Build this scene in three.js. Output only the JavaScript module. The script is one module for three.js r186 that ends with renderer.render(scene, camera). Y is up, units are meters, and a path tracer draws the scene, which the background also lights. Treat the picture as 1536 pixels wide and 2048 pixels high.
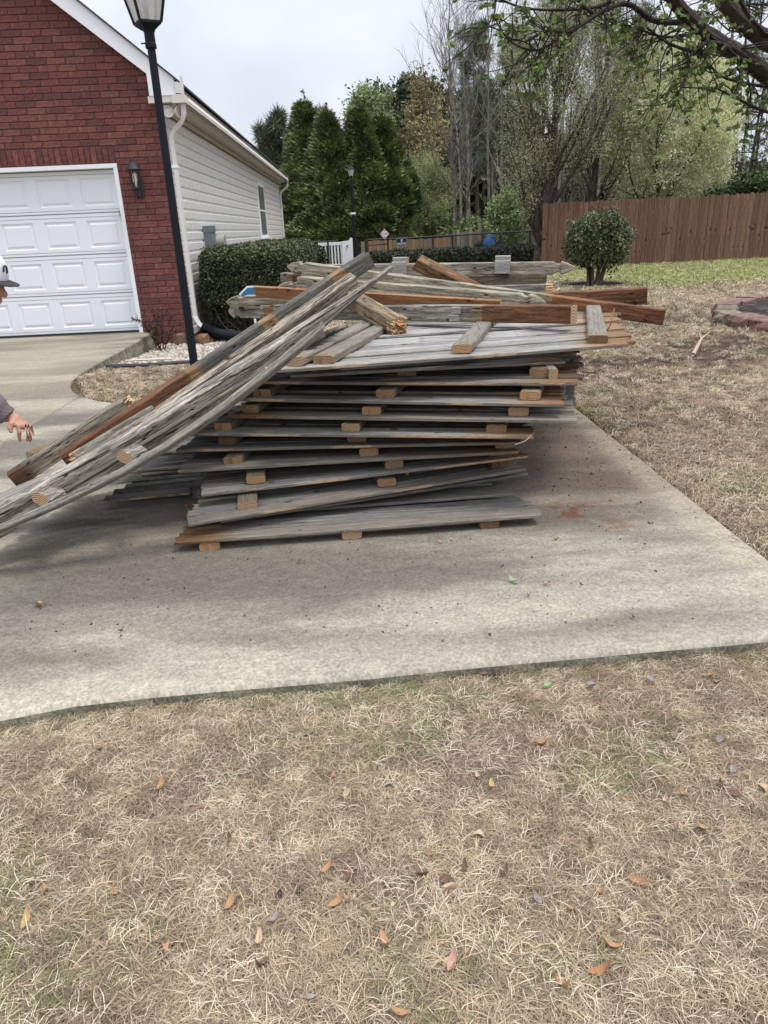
import * as THREE from 'three';
import { mergeGeometries } from 'three/addons/utils/BufferGeometryUtils.js';

// ---------------------------------------------------------------- camera, sky, sun, exposure
const scene = new THREE.Scene();
const camera = new THREE.PerspectiveCamera(2 * Math.atan(1024 / 1450) * 180 / Math.PI, 768 / 1024, 0.05, 500);
camera.rotation.order = 'YXZ';
camera.rotation.set(-Math.atan(567 / 1450), -1.5 * Math.PI / 180, -2.52 * Math.PI / 180);
camera.position.set(0, 1.3, 0);
camera.updateMatrixWorld(true);
const renderer = new THREE.WebGLRenderer({ antialias: true });
renderer.setSize(768, 1024);
renderer.toneMapping = THREE.LinearToneMapping;
renderer.toneMappingExposure = 1.3;
renderer.shadowMap.enabled = true;

// seeded noise
function rngOf(seed) { let s = seed >>> 0; return () => { s = (s + 0x6d2b79f5) >>> 0; let t = Math.imul(s ^ (s >>> 15), 1 | s); t = (t + Math.imul(t ^ (t >>> 7), 61 | t)) ^ t; return ((t ^ (t >>> 14)) >>> 0) / 4294967296; }; }
const PT = new Uint8Array(1024);
{ const r = rngOf(7); for (let i = 0; i < 256; i++) PT[i] = i; for (let i = 255; i > 0; i--) { const j = Math.floor(r() * (i + 1)); const t = PT[i]; PT[i] = PT[j]; PT[j] = t; } for (let i = 0; i < 768; i++) PT[256 + i] = PT[i]; }
function vn(x, y, px = 256, py = 256) {
  const xi = Math.floor(x), yi = Math.floor(y), fx = x - xi, fy = y - yi;
  const a = ((xi % px) + px) % px, b = (a + 1) % px, c = ((yi % py) + py) % py, d = (c + 1) % py;
  const u = fx * fx * (3 - 2 * fx), v = fy * fy * (3 - 2 * fy), A = PT[a & 255], B = PT[b & 255];
  const p = PT[A + (c & 255)], q = PT[B + (c & 255)], r = PT[A + (d & 255)], s = PT[B + (d & 255)];
  return (p + (q - p) * u + (r - p + (p - q - r + s) * u) * v) / 255;
}
function fbm(x, y, oct, px = 256, py = 256) { let s = 0, a = 0.5, n = 0; for (let i = 0; i < oct; i++) { s += a * vn(x, y, px, py); n += a; a *= 0.5; x *= 2; y *= 2; px *= 2; py *= 2; } return s / n; }
const clamp = (x, a = 0, b = 1) => Math.min(b, Math.max(a, x)), lerp = (a, b, t) => a + (b - a) * t;
const sstep = (a, b, x) => { const t = clamp((x - a) / (b - a)); return t * t * (3 - 2 * t); };
const mix3 = (a, b, t) => [lerp(a[0], b[0], t), lerp(a[1], b[1], t), lerp(a[2], b[2], t)];

// overcast sky: brighter towards the zenith, soft cloud texture
{
  const W = 1024, H = 512, d = new Float32Array(W * H * 4);
  for (let j = 0; j < H; j++) {
    const el = ((j + 0.5) / H - 0.5) * Math.PI, s = Math.sin(Math.max(0, el));
    for (let i = 0; i < W; i++) {
      const az = (i + 0.5) / W * 64;
      let n = fbm(az, el * 14, 5, 64, 256) - 0.5;
      n = n * 0.3 * (0.35 + 0.65 * sstep(0, 0.25, s));
      const L = (0.64 + 1.0 * s * s + 0.06 * s) * (1 + n);
      const k = (j * W + i) * 4, t = clamp(0.5 + n * 2.4);
      d[k] = L * lerp(0.90, 0.975, t); d[k + 1] = L * lerp(0.985, 1.01, t); d[k + 2] = L * lerp(1.14, 1.085, t); d[k + 3] = 1;
      if (el < 0) { d[k] = 0.35; d[k + 1] = 0.32; d[k + 2] = 0.27; }
    }
  }
  const t = new THREE.DataTexture(d, W, H, THREE.RGBAFormat, THREE.FloatType);
  t.mapping = THREE.EquirectangularReflectionMapping; t.magFilter = THREE.LinearFilter; t.needsUpdate = true;
  scene.background = t; scene.environment = t;
}
const sun = new THREE.DirectionalLight(new THREE.Color(1, 0.96, 0.9), 1.5);
sun.position.set(15, 40, 5); sun.target.position.set(0, 0, -4); sun.castShadow = true; sun.shadow.radius = 26;
sun.shadow.mapSize.set(2048, 2048); Object.assign(sun.shadow.camera, { left: -40, right: 40, top: 40, bottom: -40, near: 1, far: 150 });
scene.add(sun, sun.target);

// ---------------------------------------------------------------- helpers
const V = (x, y, z) => new THREE.Vector3(x, y, z);
const CR = V(0, 0, 0), CU = V(0, 0, 0), CB = V(0, 0, 0); camera.matrixWorld.extractBasis(CR, CU, CB);
function ray(px, py) { return V(0, 0, 0).addScaledVector(CR, (px - 768) / 1450).addScaledVector(CU, -(py - 1024) / 1450).addScaledVector(CB, -1); }
const atY = (px, py, y) => { const d = ray(px, py); return d.multiplyScalar((y - 1.3) / d.y).add(V(0, 1.3, 0)); };   // where a sight line meets a height
const atZ = (px, py, z) => { const d = ray(px, py); return d.multiplyScalar(z / d.z).add(V(0, 1.3, 0)); };           // where it meets a depth

const used = {};
function numbered(n) { const k = (used[n] = (used[n] ?? -1) + 1); return k ? n + '_' + String(k).padStart(3, '0') : n; }
function tag(o, label, category, group, kind) { const u = o.userData = {}; if (label) u.label = label; if (category) u.category = category; if (group) u.group = group; if (kind) u.kind = kind; return o; }
function thing(name, label, category, pos, group) { const g = new THREE.Group(); g.name = numbered(name); if (pos) g.position.copy(pos); scene.add(g); return tag(g, label, category, group); }
function mesh(name, geo, mat, parent) { const m = new THREE.Mesh(geo, mat); m.name = parent && parent !== scene ? name : numbered(name); m.castShadow = m.receiveShadow = true; (parent || scene).add(m); return m; }
function inst(name, geo, mat, list, parent) {       // list of [matrix, color]
  const m = new THREE.InstancedMesh(geo, mat, list.length); m.name = parent ? name : numbered(name);
  list.forEach((e, i) => { m.setMatrixAt(i, e[0]); if (e[1]) m.setColorAt(i, e[1]); });
  m.castShadow = m.receiveShadow = true; m.userData.kind = 'stuff'; (parent || scene).add(m); return m;
}
const col = (r, g, b) => new THREE.Color().setRGB(r, g, b);
const std = (c, o = {}) => new THREE.MeshStandardMaterial({ color: Array.isArray(c) ? col(...c) : c, roughness: 0.8, side: THREE.DoubleSide, ...o });
function dtex(w, h, fn, srgb = true, repeat = true) {
  const d = new Uint8Array(w * h * 4);
  for (let j = 0; j < h; j++) for (let i = 0; i < w; i++) { const c = fn((i + 0.5) / w, (j + 0.5) / h), k = (j * w + i) * 4; d[k] = clamp(c[0], 0, 255); d[k + 1] = clamp(c[1], 0, 255); d[k + 2] = clamp(c[2], 0, 255); d[k + 3] = 255; }
  const t = new THREE.DataTexture(d, w, h); t.magFilter = THREE.LinearFilter; t.minFilter = THREE.LinearFilter; if (srgb) t.colorSpace = THREE.SRGBColorSpace;
  if (repeat) t.wrapS = t.wrapT = THREE.RepeatWrapping; t.needsUpdate = true; return t;
}
// collects triangles
class GB {
  constructor() { this.p = []; this.u = []; this.c = []; this.i = []; this.groups = []; }
  v(x, y, z, u = 0, w = 0, c) { this.p.push(x, y, z); this.u.push(u, w); if (c) this.c.push(c[0], c[1], c[2]); return this.p.length / 3 - 1; }
  quad(a, b, c, d) { this.i.push(a, b, c, a, c, d); }
  tri(a, b, c) { this.i.push(a, b, c); }
  begin(m) { this.groups.push([this.i.length, m]); }
  tube(pts, rad, n = 5, uvs = 1, cap = true) {
    const T = V(0, 0, 0), N = V(0, 0, 0), B = V(0, 0, 0); let prev = null, base = 0, len = 0;
    for (let k = 0; k < pts.length; k++) {
      T.copy(pts[Math.min(k + 1, pts.length - 1)]).sub(pts[Math.max(k - 1, 0)]).normalize();
      if (!prev) { N.set(0, 0, 1); if (Math.abs(T.z) > 0.9) N.set(1, 0, 0); } else N.copy(prev);
      N.addScaledVector(T, -N.dot(T)).normalize(); prev = prev || V(0, 0, 0); prev.copy(N); B.crossVectors(T, N);
      if (k) len += pts[k].distanceTo(pts[k - 1]);
      const r = Array.isArray(rad) ? rad[k] : rad, s = this.p.length / 3;
      for (let a = 0; a <= n; a++) { const t = a / n * Math.PI * 2, x = Math.cos(t) * r, y = Math.sin(t) * r; this.v(pts[k].x + N.x * x + B.x * y, pts[k].y + N.y * x + B.y * y, pts[k].z + N.z * x + B.z * y, a / n * uvs, len); }
      if (k) for (let a = 0; a < n; a++) this.quad(base + a, base + a + 1, s + a + 1, s + a);
      base = s;
    }
    if (cap) for (const [k, s0] of [[0, base - (pts.length - 1) * (n + 1)], [pts.length - 1, base]]) { const c = this.v(pts[k].x, pts[k].y, pts[k].z); for (let a = 0; a < n; a++) this.tri(c, s0 + a, s0 + a + 1); }
  }
  box(x0, x1, y0, y1, z0, z1, s = 1) {
    const f = (A, B, C, D, uv) => { const k = [A, B, C, D].map((P, q) => this.v(...P, ...uv[q])); this.quad(...k); };
    f([x0, y0, z1], [x1, y0, z1], [x1, y1, z1], [x0, y1, z1], [[x0 * s, y0 * s], [x1 * s, y0 * s], [x1 * s, y1 * s], [x0 * s, y1 * s]]);
    f([x1, y0, z0], [x0, y0, z0], [x0, y1, z0], [x1, y1, z0], [[x1 * s, y0 * s], [x0 * s, y0 * s], [x0 * s, y1 * s], [x1 * s, y1 * s]]);
    f([x1, y0, z1], [x1, y0, z0], [x1, y1, z0], [x1, y1, z1], [[z1 * s, y0 * s], [z0 * s, y0 * s], [z0 * s, y1 * s], [z1 * s, y1 * s]]);
    f([x0, y0, z0], [x0, y0, z1], [x0, y1, z1], [x0, y1, z0], [[z0 * s, y0 * s], [z1 * s, y0 * s], [z1 * s, y1 * s], [z0 * s, y1 * s]]);
    f([x0, y1, z1], [x1, y1, z1], [x1, y1, z0], [x0, y1, z0], [[x0 * s, z1 * s], [x1 * s, z1 * s], [x1 * s, z0 * s], [x0 * s, z0 * s]]);
    f([x0, y0, z0], [x1, y0, z0], [x1, y0, z1], [x0, y0, z1], [[x0 * s, z0 * s], [x1 * s, z0 * s], [x1 * s, z1 * s], [x0 * s, z1 * s]]);
    return this;
  }
  build() {
    const g = new THREE.BufferGeometry();
    g.setAttribute('position', new THREE.Float32BufferAttribute(this.p, 3)); g.setAttribute('uv', new THREE.Float32BufferAttribute(this.u, 2));
    if (this.c.length === this.p.length) g.setAttribute('color', new THREE.Float32BufferAttribute(this.c, 3));
    g.setIndex(this.i);
    this.groups.forEach(([s, m], k) => g.addGroup(s, (this.groups[k + 1]?.[0] ?? this.i.length) - s, m));
    g.computeVertexNormals(); return g;
  }
}
const flat = (g) => { const n = g.toNonIndexed(); n.computeVertexNormals(); return n; };
// a closed profile (list of [a, b]) swept along points; side = the direction that a points in
function sweep(pts, prof, side, b = new GB(), closeEnds = true) {
  const n = prof.length; let base = 0, len = 0;
  for (let k = 0; k < pts.length; k++) {
    const T = pts[Math.min(k + 1, pts.length - 1)].clone().sub(pts[Math.max(k - 1, 0)]).normalize();
    const A = side.clone().addScaledVector(T, -side.dot(T)).normalize(), B = T.clone().cross(A);
    if (k) len += pts[k].distanceTo(pts[k - 1]);
    const s = b.p.length / 3; let per = 0;
    for (let q = 0; q <= n; q++) { const [x, y] = prof[q % n]; if (q) per += Math.hypot(x - prof[q - 1][0], y - prof[q - 1][1]); const P = pts[k]; b.v(P.x + A.x * x + B.x * y, P.y + A.y * x + B.y * y, P.z + A.z * x + B.z * y, len, per); }
    if (k) for (let q = 0; q < n; q++) b.quad(base + q, base + q + 1, s + q + 1, s + q);
    base = s;
  }
  if (closeEnds) for (const s of [0, base]) { let cx = 0, cy = 0, cz = 0; for (let q = 0; q < n; q++) { cx += b.p[(s + q) * 3]; cy += b.p[(s + q) * 3 + 1]; cz += b.p[(s + q) * 3 + 2]; } const c = b.v(cx / n, cy / n, cz / n); for (let q = 0; q < n; q++) b.tri(c, s + q, s + q + 1); }
  return b;
}
const M4 = (p, q, s) => new THREE.Matrix4().compose(p, q, s);
const randQ = (r) => { const q = new THREE.Quaternion(r() * 2 - 1, r() * 2 - 1, r() * 2 - 1, r() * 2 - 1); return q.normalize(); };
// ---------------------------------------------------------------- materials
// weathered wood grain: u along the board (1 tile = 1.2 m), v across (1 tile = 0.3 m)
function woodField(seed, knots, cw = 0.035, cg = 0.42, fr = 40) {
  const r = rngOf(seed), K = []; for (let i = 0; i < knots; i++) K.push([r(), r(), 0.012 + r() * 0.014]);
  return (u, v) => {
    let dv = 0, kn = 0;
    for (const [a, b, s] of K) { let x = u - a, y = v - b; x -= Math.round(x); y -= Math.round(y); const d = Math.hypot(x * 1.2, y * 0.3 * 1.6); const e = Math.exp(-d * d / (s * s * 6)); dv += e * y * -0.7; kn = Math.max(kn, sstep(s * 1.15, s * 0.35, Math.hypot(x * 1.2, y * 0.3 * 1.8))); }
    const w = v + dv + 0.014 * (fbm(u * 4 + seed, v * 4, 2, 4, 4) - 0.5);
    const a = fbm(u * 11, w * fr + seed * 3, 4, 11, fr), b = vn(u * 70, w * 160, 70, 160), c = fbm(u * 5 + 0.5, w * 16, 3, 5, 16), m = fbm(u * 8, v * 4, 3, 8, 4);
    const crack = Math.max(sstep(cw, 0.0, Math.abs(c - 0.5)) * sstep(cg, cg + 0.18, fbm(u * 4 + 0.3, v * 8, 2, 4, 8)), 0);
    return [a * 0.64 + b * 0.28 + m * 0.08, crack, kn, m];
  };
}
function woodTex(seed, knots, lo, hi, dark, w = 1024, h = 256, cw, cg, fr) {
  const f = woodField(seed, knots, cw, cg, fr), c = new Uint8Array(w * h);
  const t = dtex(w, h, (u, v) => { const [g, cr, kn, m] = f(u, v); const s = clamp((g - 0.28) * 2.1); let q = mix3(lo, hi, s); q = mix3(q, dark, cr * 0.85); q = mix3(q, [dark[0] * 1.3, dark[1] * 1.05, dark[2] * 0.8], kn * 0.75); return q; });
  const b = dtex(w, h, (u, v) => { const [g, cr, kn] = f(u, v); const z = 255 * clamp(g * 0.9 - cr * 0.6 + kn * 0.05); return [z, z, z]; }, false);
  return [t, b];
}
const [TgA, BgA] = woodTex(11, 5, [132, 129, 125], [202, 202, 201], [50, 45, 40], 1024, 256, 0.022, 0.48);
const [TgB, BgB] = woodTex(23, 4, [134, 129, 121], [188, 184, 175], [56, 50, 44], 1024, 256, 0.016, 0.5);
const [TgP, BgP] = woodTex(59, 1, [104, 99, 91], [214, 209, 198], [26, 22, 18], 1024, 256, 0.05, 0.36, 26);
const [TgR, BgR] = woodTex(71, 0, [94, 89, 83], [220, 215, 207], [20, 17, 15], 1024, 256, 0.055, 0.32, 24);
const [TbR, BbR] = woodTex(37, 2, [150, 140, 130], [225, 215, 205], [60, 46, 36], 1024, 256);
const endTex = dtex(256, 128, (u, v) => { const x = (u - 0.62) * 1.5, y = v + 0.35, d = Math.hypot(x, y) + 0.05 * fbm(u * 6, v * 6, 3); const ring = Math.sin(d * 40) * 0.5 + 0.5, n = fbm(u * 40, v * 40, 3); const q = mix3([122, 90, 62], [212, 182, 146], clamp(ring * 0.75 + n * 0.8 - 0.3)); const cr = sstep(0.03, 0, Math.abs(Math.sin(Math.atan2(y, x) * 9 + n * 3))) * sstep(0.45, 0.6, fbm(u * 9, v * 9, 2)); return mix3(q, [52, 34, 22], cr * 0.8); });
const edgeTexOf = (seed) => dtex(1024, 16, (u, v) => { const p = fbm(u * 5 + seed, 0.5, 2, 64, 8), q = vn(u * 90 + seed * 9, v * 3), cut = sstep(0.56, 0.565, p + 0.03 * (vn(u * 40, v) - 0.5) + 0.05 * (v - 0.5)), g = fbm(u * 30, v * 3, 3); return mix3(mix3([92, 86, 78], [150, 143, 130], g), mix3([150, 118, 86], [206, 176, 140], q), cut); });
const vcol = { vertexColors: true };
const M = {
  greyA: std([0.6, 0.575, 0.535], { map: TgA, bumpMap: BgA, bumpScale: 0.0015, roughness: 0.92, ...vcol }),
  greyB: std([0.57, 0.54, 0.49], { map: TgB, bumpMap: BgB, bumpScale: 0.0015, roughness: 0.92, ...vcol }),
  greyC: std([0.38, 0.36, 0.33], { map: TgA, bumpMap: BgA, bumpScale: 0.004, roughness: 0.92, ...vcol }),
  pale: std([0.74, 0.715, 0.67], { map: TgA, bumpMap: BgA, bumpScale: 0.0015, roughness: 0.92, ...vcol }),
  post: std([0.66, 0.65, 0.61], { map: TgP, bumpMap: BgP, bumpScale: 0.002, roughness: 0.9, ...vcol }),
  rough: std([0.8, 0.77, 0.72], { map: TgR, bumpMap: BgR, bumpScale: 0.006, roughness: 0.95, ...vcol }),
  brownWood: std([0.42, 0.21, 0.11], { map: TbR, bumpMap: BbR, bumpScale: 0.002, roughness: 0.85, ...vcol }),
  end: std([0.92, 0.92, 0.92], { map: endTex, roughness: 0.9, bumpMap: endTex, bumpScale: 0.002 }),
  endB: std([0.72, 0.66, 0.6], { map: endTex, roughness: 0.9, bumpMap: endTex, bumpScale: 0.003 }),
  endC: std([0.95, 0.84, 0.72], { map: endTex, roughness: 0.9, bumpMap: endTex, bumpScale: 0.002 }),
  endDark: std([0.4, 0.36, 0.32], { map: endTex, roughness: 0.9, bumpMap: endTex, bumpScale: 0.004 }),
  edge: [1, 2, 3].map((s) => std([0.92, 0.92, 0.92], { map: edgeTexOf(s * 7.3), roughness: 0.9 })),
  splinter: std([0.5, 0.29, 0.14], { roughness: 0.9 }),
  white: std([0.84, 0.85, 0.86], { roughness: 0.45 }),
  trim: std([0.84, 0.85, 0.87], { roughness: 0.5 }),
  black: new THREE.MeshPhysicalMaterial({ color: col(0.008, 0.0095, 0.015), roughness: 0.6, specularIntensity: 0.45, side: THREE.DoubleSide }),
  blackMatt: std([0.02, 0.02, 0.022], { roughness: 0.6 }),
  greyMetal: std([0.2, 0.215, 0.24], { roughness: 0.45, metalness: 0.3 }),
  glass: new THREE.MeshPhysicalMaterial({ color: 0xffffff, transmission: 1, thickness: 0, roughness: 0.05, ior: 1.45 }),
  frosted: new THREE.MeshPhysicalMaterial({ color: col(0.8, 0.78, 0.74), transmission: 0.55, thickness: 0, roughness: 0.55 }),
};
const tan = [0.95, 0.66, 0.36];
// ---------------------------------------------------------------- the ground
const frontEdge = (x) => { const t = clamp(-0.72 - x, 0, 0.8); return -1.87 - 0.055 * (x + 1.1) + 0.3 * t * t; };          // front edge of the concrete
function gy(x, z) {                                                       // lawn height; the top of the concrete is 0
  let y = -0.034 + 0.012 * (fbm(x * 1.3 + 40, z * 1.3 + 40, 3) - 0.5);
  y -= 0.008 * sstep(0.25, 0.03, z - frontEdge(x)) * sstep(-2.1, -1.9, z) * sstep(2.2, 1.6, x);
  y -= 0.17 * sstep(-7.4, -10.6, z) * sstep(-0.2, -1.6, x);
  y += 0.045 * sstep(-2.4, -4, z) * sstep(1.4, 3, x);
  y -= 0.7 * sstep(-26, -40, z) * sstep(9, 3, x);
  y += 1.5 * sstep(-60, -140, z);
  return y;
}
const GREEN = (x, z) => sstep(-13.2, -15.4, z + 0.9 * (fbm(x * 0.5, z * 0.5, 3) - 0.5) * 2) * sstep(3.5, 6, x) * (0.75 + 0.25 * fbm(x, z, 2));
const DIRT = (x, z) => { const b = (cx, cz, rx, rz) => Math.exp(-(((x - cx) / rx) ** 2) - ((z - cz) / rz) ** 2); const n = fbm(x * 2.2 + 9, z * 2.2, 3); return clamp((b(4.2, -7.6, 0.9, 0.75) + b(3.0, -7.0, 1.3, 0.5) * 0.9 + b(4.5, -9.2, 0.5, 0.5) + b(2.3, -6.1, 0.7, 0.4) * 0.7) * sstep(0.3, 0.62, n) * 1.7); };
function lawnColor(x, z) {                                               // linear base colour of the turf
  const n = fbm(x * 0.9 + 5, z * 0.9 + 3, 4), m = fbm(x * 4 + 60, z * 4, 3);
  let c = mix3([0.295, 0.213, 0.13], [0.475, 0.372, 0.24], clamp(n * 1.7 - 0.35));
  c = mix3(c, [0.21, 0.145, 0.10], sstep(0.52, 0.75, m) * 0.6);
  c = mix3(c, [0.26, 0.29, 0.085], GREEN(x, z) * 0.9);
  c = mix3(c, [0.17, 0.105, 0.075], DIRT(x, z) * 0.85);
  return c;
}
{
  const xs = [], zs = [];
  const push = (a, from, to, step) => { for (let t = from; t < to - 1e-6; t += step) a.push(t); };
  push(xs, -240, -40, 25); push(xs, -40, -8, 2); push(xs, -8, -4, 0.4); push(xs, -4, 4, 0.12); push(xs, 4, 20, 0.35); push(xs, 20, 60, 3); push(xs, 60, 261, 25);
  push(zs, -240, -60, 15); push(zs, -60, -24, 1.5); push(zs, -24, -12, 0.4); push(zs, -12, 1, 0.12); push(zs, 1, 10, 1); push(zs, 10, 60, 10);
  const b = new GB();
  for (const z of zs) for (const x of xs) { const c = lawnColor(x, z); b.v(x, gy(x, z), z, x / 1.6, z / 1.6, c.map((q) => q * 1.35)); }
  const n = xs.length;
  for (let j = 0; j + 1 < zs.length; j++) for (let i = 0; i + 1 < n; i++) { const k = j * n + i; b.quad(k, k + n, k + n + 1, k + 1); }
  const tx = dtex(1024, 1024, (u, v) => { const a = fbm(u * 60, v * 60, 4, 60, 60), c = fbm(u * 8, v * 8, 4, 8, 8), s = vn(u * 200, v * 200, 200, 200), k = 120 + 110 * (a - 0.5) + 60 * (c - 0.5) + 70 * (s - 0.5); return [k * 1.06, k, k * 0.9]; });
  const g = mesh('lawn', b.build(), std([1.5, 1.5, 1.5], { map: tx, roughness: 1, bumpMap: tx, bumpScale: 0.02, vertexColors: true }));
  g.material.color.setRGB(1, 1, 1);
  tag(g, 'dry straw coloured lawn round the concrete parking pad', null, null, 'structure');
}
// concrete: a parking pad and the drive to the garage, in sections with joints
{
  const X0 = -9, X1 = 2, Z0 = -12.2, Z1 = -1.2;
  const stain = (x, z) => {
    const s = fbm(x * 0.55 + 3 + z * 0.08, z * 2.1 + 10, 5), t = fbm(x * 1.1 + 20, z * 3.4, 4), big = fbm(x * 0.5 + 8, z * 0.7 + 2, 3);
    return [s, t, big];
  };
  const front = frontEdge;
  const fn = (u, v) => {
    const x = X0 + u * (X1 - X0), z = Z0 + v * (Z1 - Z0), [s, t, big] = stain(x, z);
    let c = [198, 191, 177];
    c = mix3(c, [124, 119, 110], sstep(0.38, 0.62, s * 0.6 + t * 0.4) * 0.9);
    c = mix3(c, [146, 139, 128], sstep(0.5, 0.75, t) * 0.5);
    c = mix3(c, [172, 172, 154], sstep(0.5, 0.8, big) * 0.4);
    if (z > -6.6 && x > -2.53) {
      const d = front(x) - z, dd = d + 0.12 * (fbm(x * 1.3, z * 2, 3) - 0.5);
      c = mix3(c, [222, 215, 200], sstep(0.3, 0.02, dd) * 0.7);                        // paler worn band along the front edge
      c = mix3(c, [108, 103, 97], sstep(0.28, 0.5, dd) * sstep(1.1, 0.6, dd) * 0.35 * sstep(0.35, 0.6, s));
      c = mix3(c, [128, 106, 94], sstep(0.6, 1.2, x) * sstep(-2.9, -3.7, z) * 0.72 * (0.6 + 0.5 * t));   // red soil dust right of the stack
      c = mix3(c, [214, 202, 178], sstep(1.36, 1.52, x + 0.1 * (s - 0.5)) * 0.6);
      const cl = Math.exp(-(((x - 0.98) / 0.13) ** 2) - ((z + 3.2) / 0.10) ** 2) + 0.6 * Math.exp(-(((x - 1.13) / 0.09) ** 2) - ((z + 3.0) / 0.07) ** 2);
      c = mix3(c, [132, 76, 56], clamp(cl * 0.85) * sstep(0.35, 0.65, fbm(x * 22, z * 22, 3)));
    } else c = mix3(c, [206, 196, 172], 0.35);
    const hs = Math.sin(x * 9127.13 + z * 4703.7) * 43758.5453, g = hs - Math.floor(hs), g2 = vn(x * 110 + 9, z * 110), g3 = fbm(x * 16, z * 34, 3), k = 1 + 0.26 * (g - 0.5) + 0.14 * (g2 - 0.5) + 0.16 * (g3 - 0.5);
    return [c[0] * k, c[1] * k, c[2] * k];
  };
  const map = dtex(2048, 2048, fn, true, false);
  const bmp = dtex(512, 512, (u, v) => { const q = 255 * (0.5 * vn(u * 90, v * 90, 90, 90) + 0.5 * vn(u * 180, v * 180, 180, 180)); return [q, q, q]; }, false);
  bmp.repeat.set(11, 11);
  const mat = std([0.58, 0.558, 0.52], { map, bumpMap: bmp, bumpScale: 0.0008, roughness: 0.9 });
  const st = dtex(256, 256, (u, v) => { const a = fbm(u * 12, v * 12, 4, 12, 12), g = vn(u * 90, v * 90, 90, 90), k = 125 + 110 * (a - 0.4) + 60 * (g - 0.5); return [k * 1.03, k, k * 0.86]; }), sideMat = std([0.85, 0.85, 0.85], { map: st, bumpMap: st, bumpScale: 0.004, roughness: 1 });
  const drive = thing('driveway', 'stained concrete driveway and parking pad in front of the garage', null); drive.userData.kind = 'structure';
  const slab = (pts, name) => {                                                          // outline in x, z: top, rounded edge, sides
    const n = pts.length, b = new GB(), uv = (x, z) => [(x - X0) / (X1 - X0), (z - Z0) / (Z1 - Z0)];
    const v2 = pts.map((p) => new THREE.Vector2(p[0], p[1])), ins = pts.map((p, i) => {
      const a = v2[(i + n - 1) % n], c = v2[(i + 1) % n], e1 = v2[i].clone().sub(a).normalize(), e2 = c.clone().sub(v2[i]).normalize(), t = e1.add(e2).normalize(); return [-t.y, t.x];
    });
    const area = v2.reduce((s, p, i) => s + p.cross(v2[(i + 1) % n]), 0) > 0 ? 1 : -1;
    const rings = [[0.02, 0], [0.008, -0.004], [0.001, -0.014]].map(([d, y]) => pts.map((p, i) => b.v(p[0] + ins[i][0] * d * area, y, p[1] + ins[i][1] * d * area, ...uv(p[0] + ins[i][0] * d * area, p[1] + ins[i][1] * d * area))));
    b.begin(0);
    for (let k = 0; k + 1 < rings.length; k++) for (let i = 0; i < n; i++) b.quad(rings[k][i], rings[k][(i + 1) % n], rings[k + 1][(i + 1) % n], rings[k + 1][i]); 
    for (const t of THREE.ShapeUtils.triangulateShape(rings[0].map((k) => new THREE.Vector2(b.p[k * 3], b.p[k * 3 + 2])), [])) b.tri(rings[0][t[0]], rings[0][t[1]], rings[0][t[2]]);
    b.begin(1); let per = 0; for (let i = 0; i < n; i++) { const p = pts[i], q = pts[(i + 1) % n], l = Math.hypot(q[0] - p[0], q[1] - p[1]), k = [[p, -0.014, per], [q, -0.014, per + l], [q, -0.3, per + l], [p, -0.3, per]].map(([a, y, u]) => b.v(a[0], y, a[1], u / 0.6, y / 0.6)); b.quad(...k); per += l; }
    mesh(name, b.build(), [mat, sideMat], drive);
  };
  const J = 0.006, fr = []; for (let x = -2.53 + J; x < 1.6; x += 0.23) fr.push([x, front(x) + 0.012 * (fbm(x * 3, 7, 2) - 0.5)]); fr.push([1.6, front(1.6)]);
  const rt = []; for (let z = -2.3; z > -5.6; z -= 0.3) rt.push([1.6 + 0.02 * (fbm(z * 2, 3, 2) - 0.5), z]);
  slab([...fr, ...rt, [1.6, -5.75], [0.4, -5.85], [-0.8, -5.93], [-1.8, -6.04], [-2.28, -6.36], [-2.53 + J, -6.6]], 'concrete_section');
  const fl = []; for (let x = -6; x < -2.54; x += 0.3) fl.push([x, front(x)]);
  slab([...fl, [-2.53 - J, front(-2.53)], [-2.53 - J, -6.62 + J], [-6, -6.62 + J]], 'concrete_section');
  slab([[-8.6, -6.62 - J], [-2.53 - J, -6.62 - J], [-2.68, -6.85], [-2.8, -7.12], [-2.9, -7.45], [-2.96, -7.9], [-2.99, -8.87], [-2.99, -9.9], [-3.03, -11.24], [-8.6, -11.24]], 'concrete_section');
}
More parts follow.
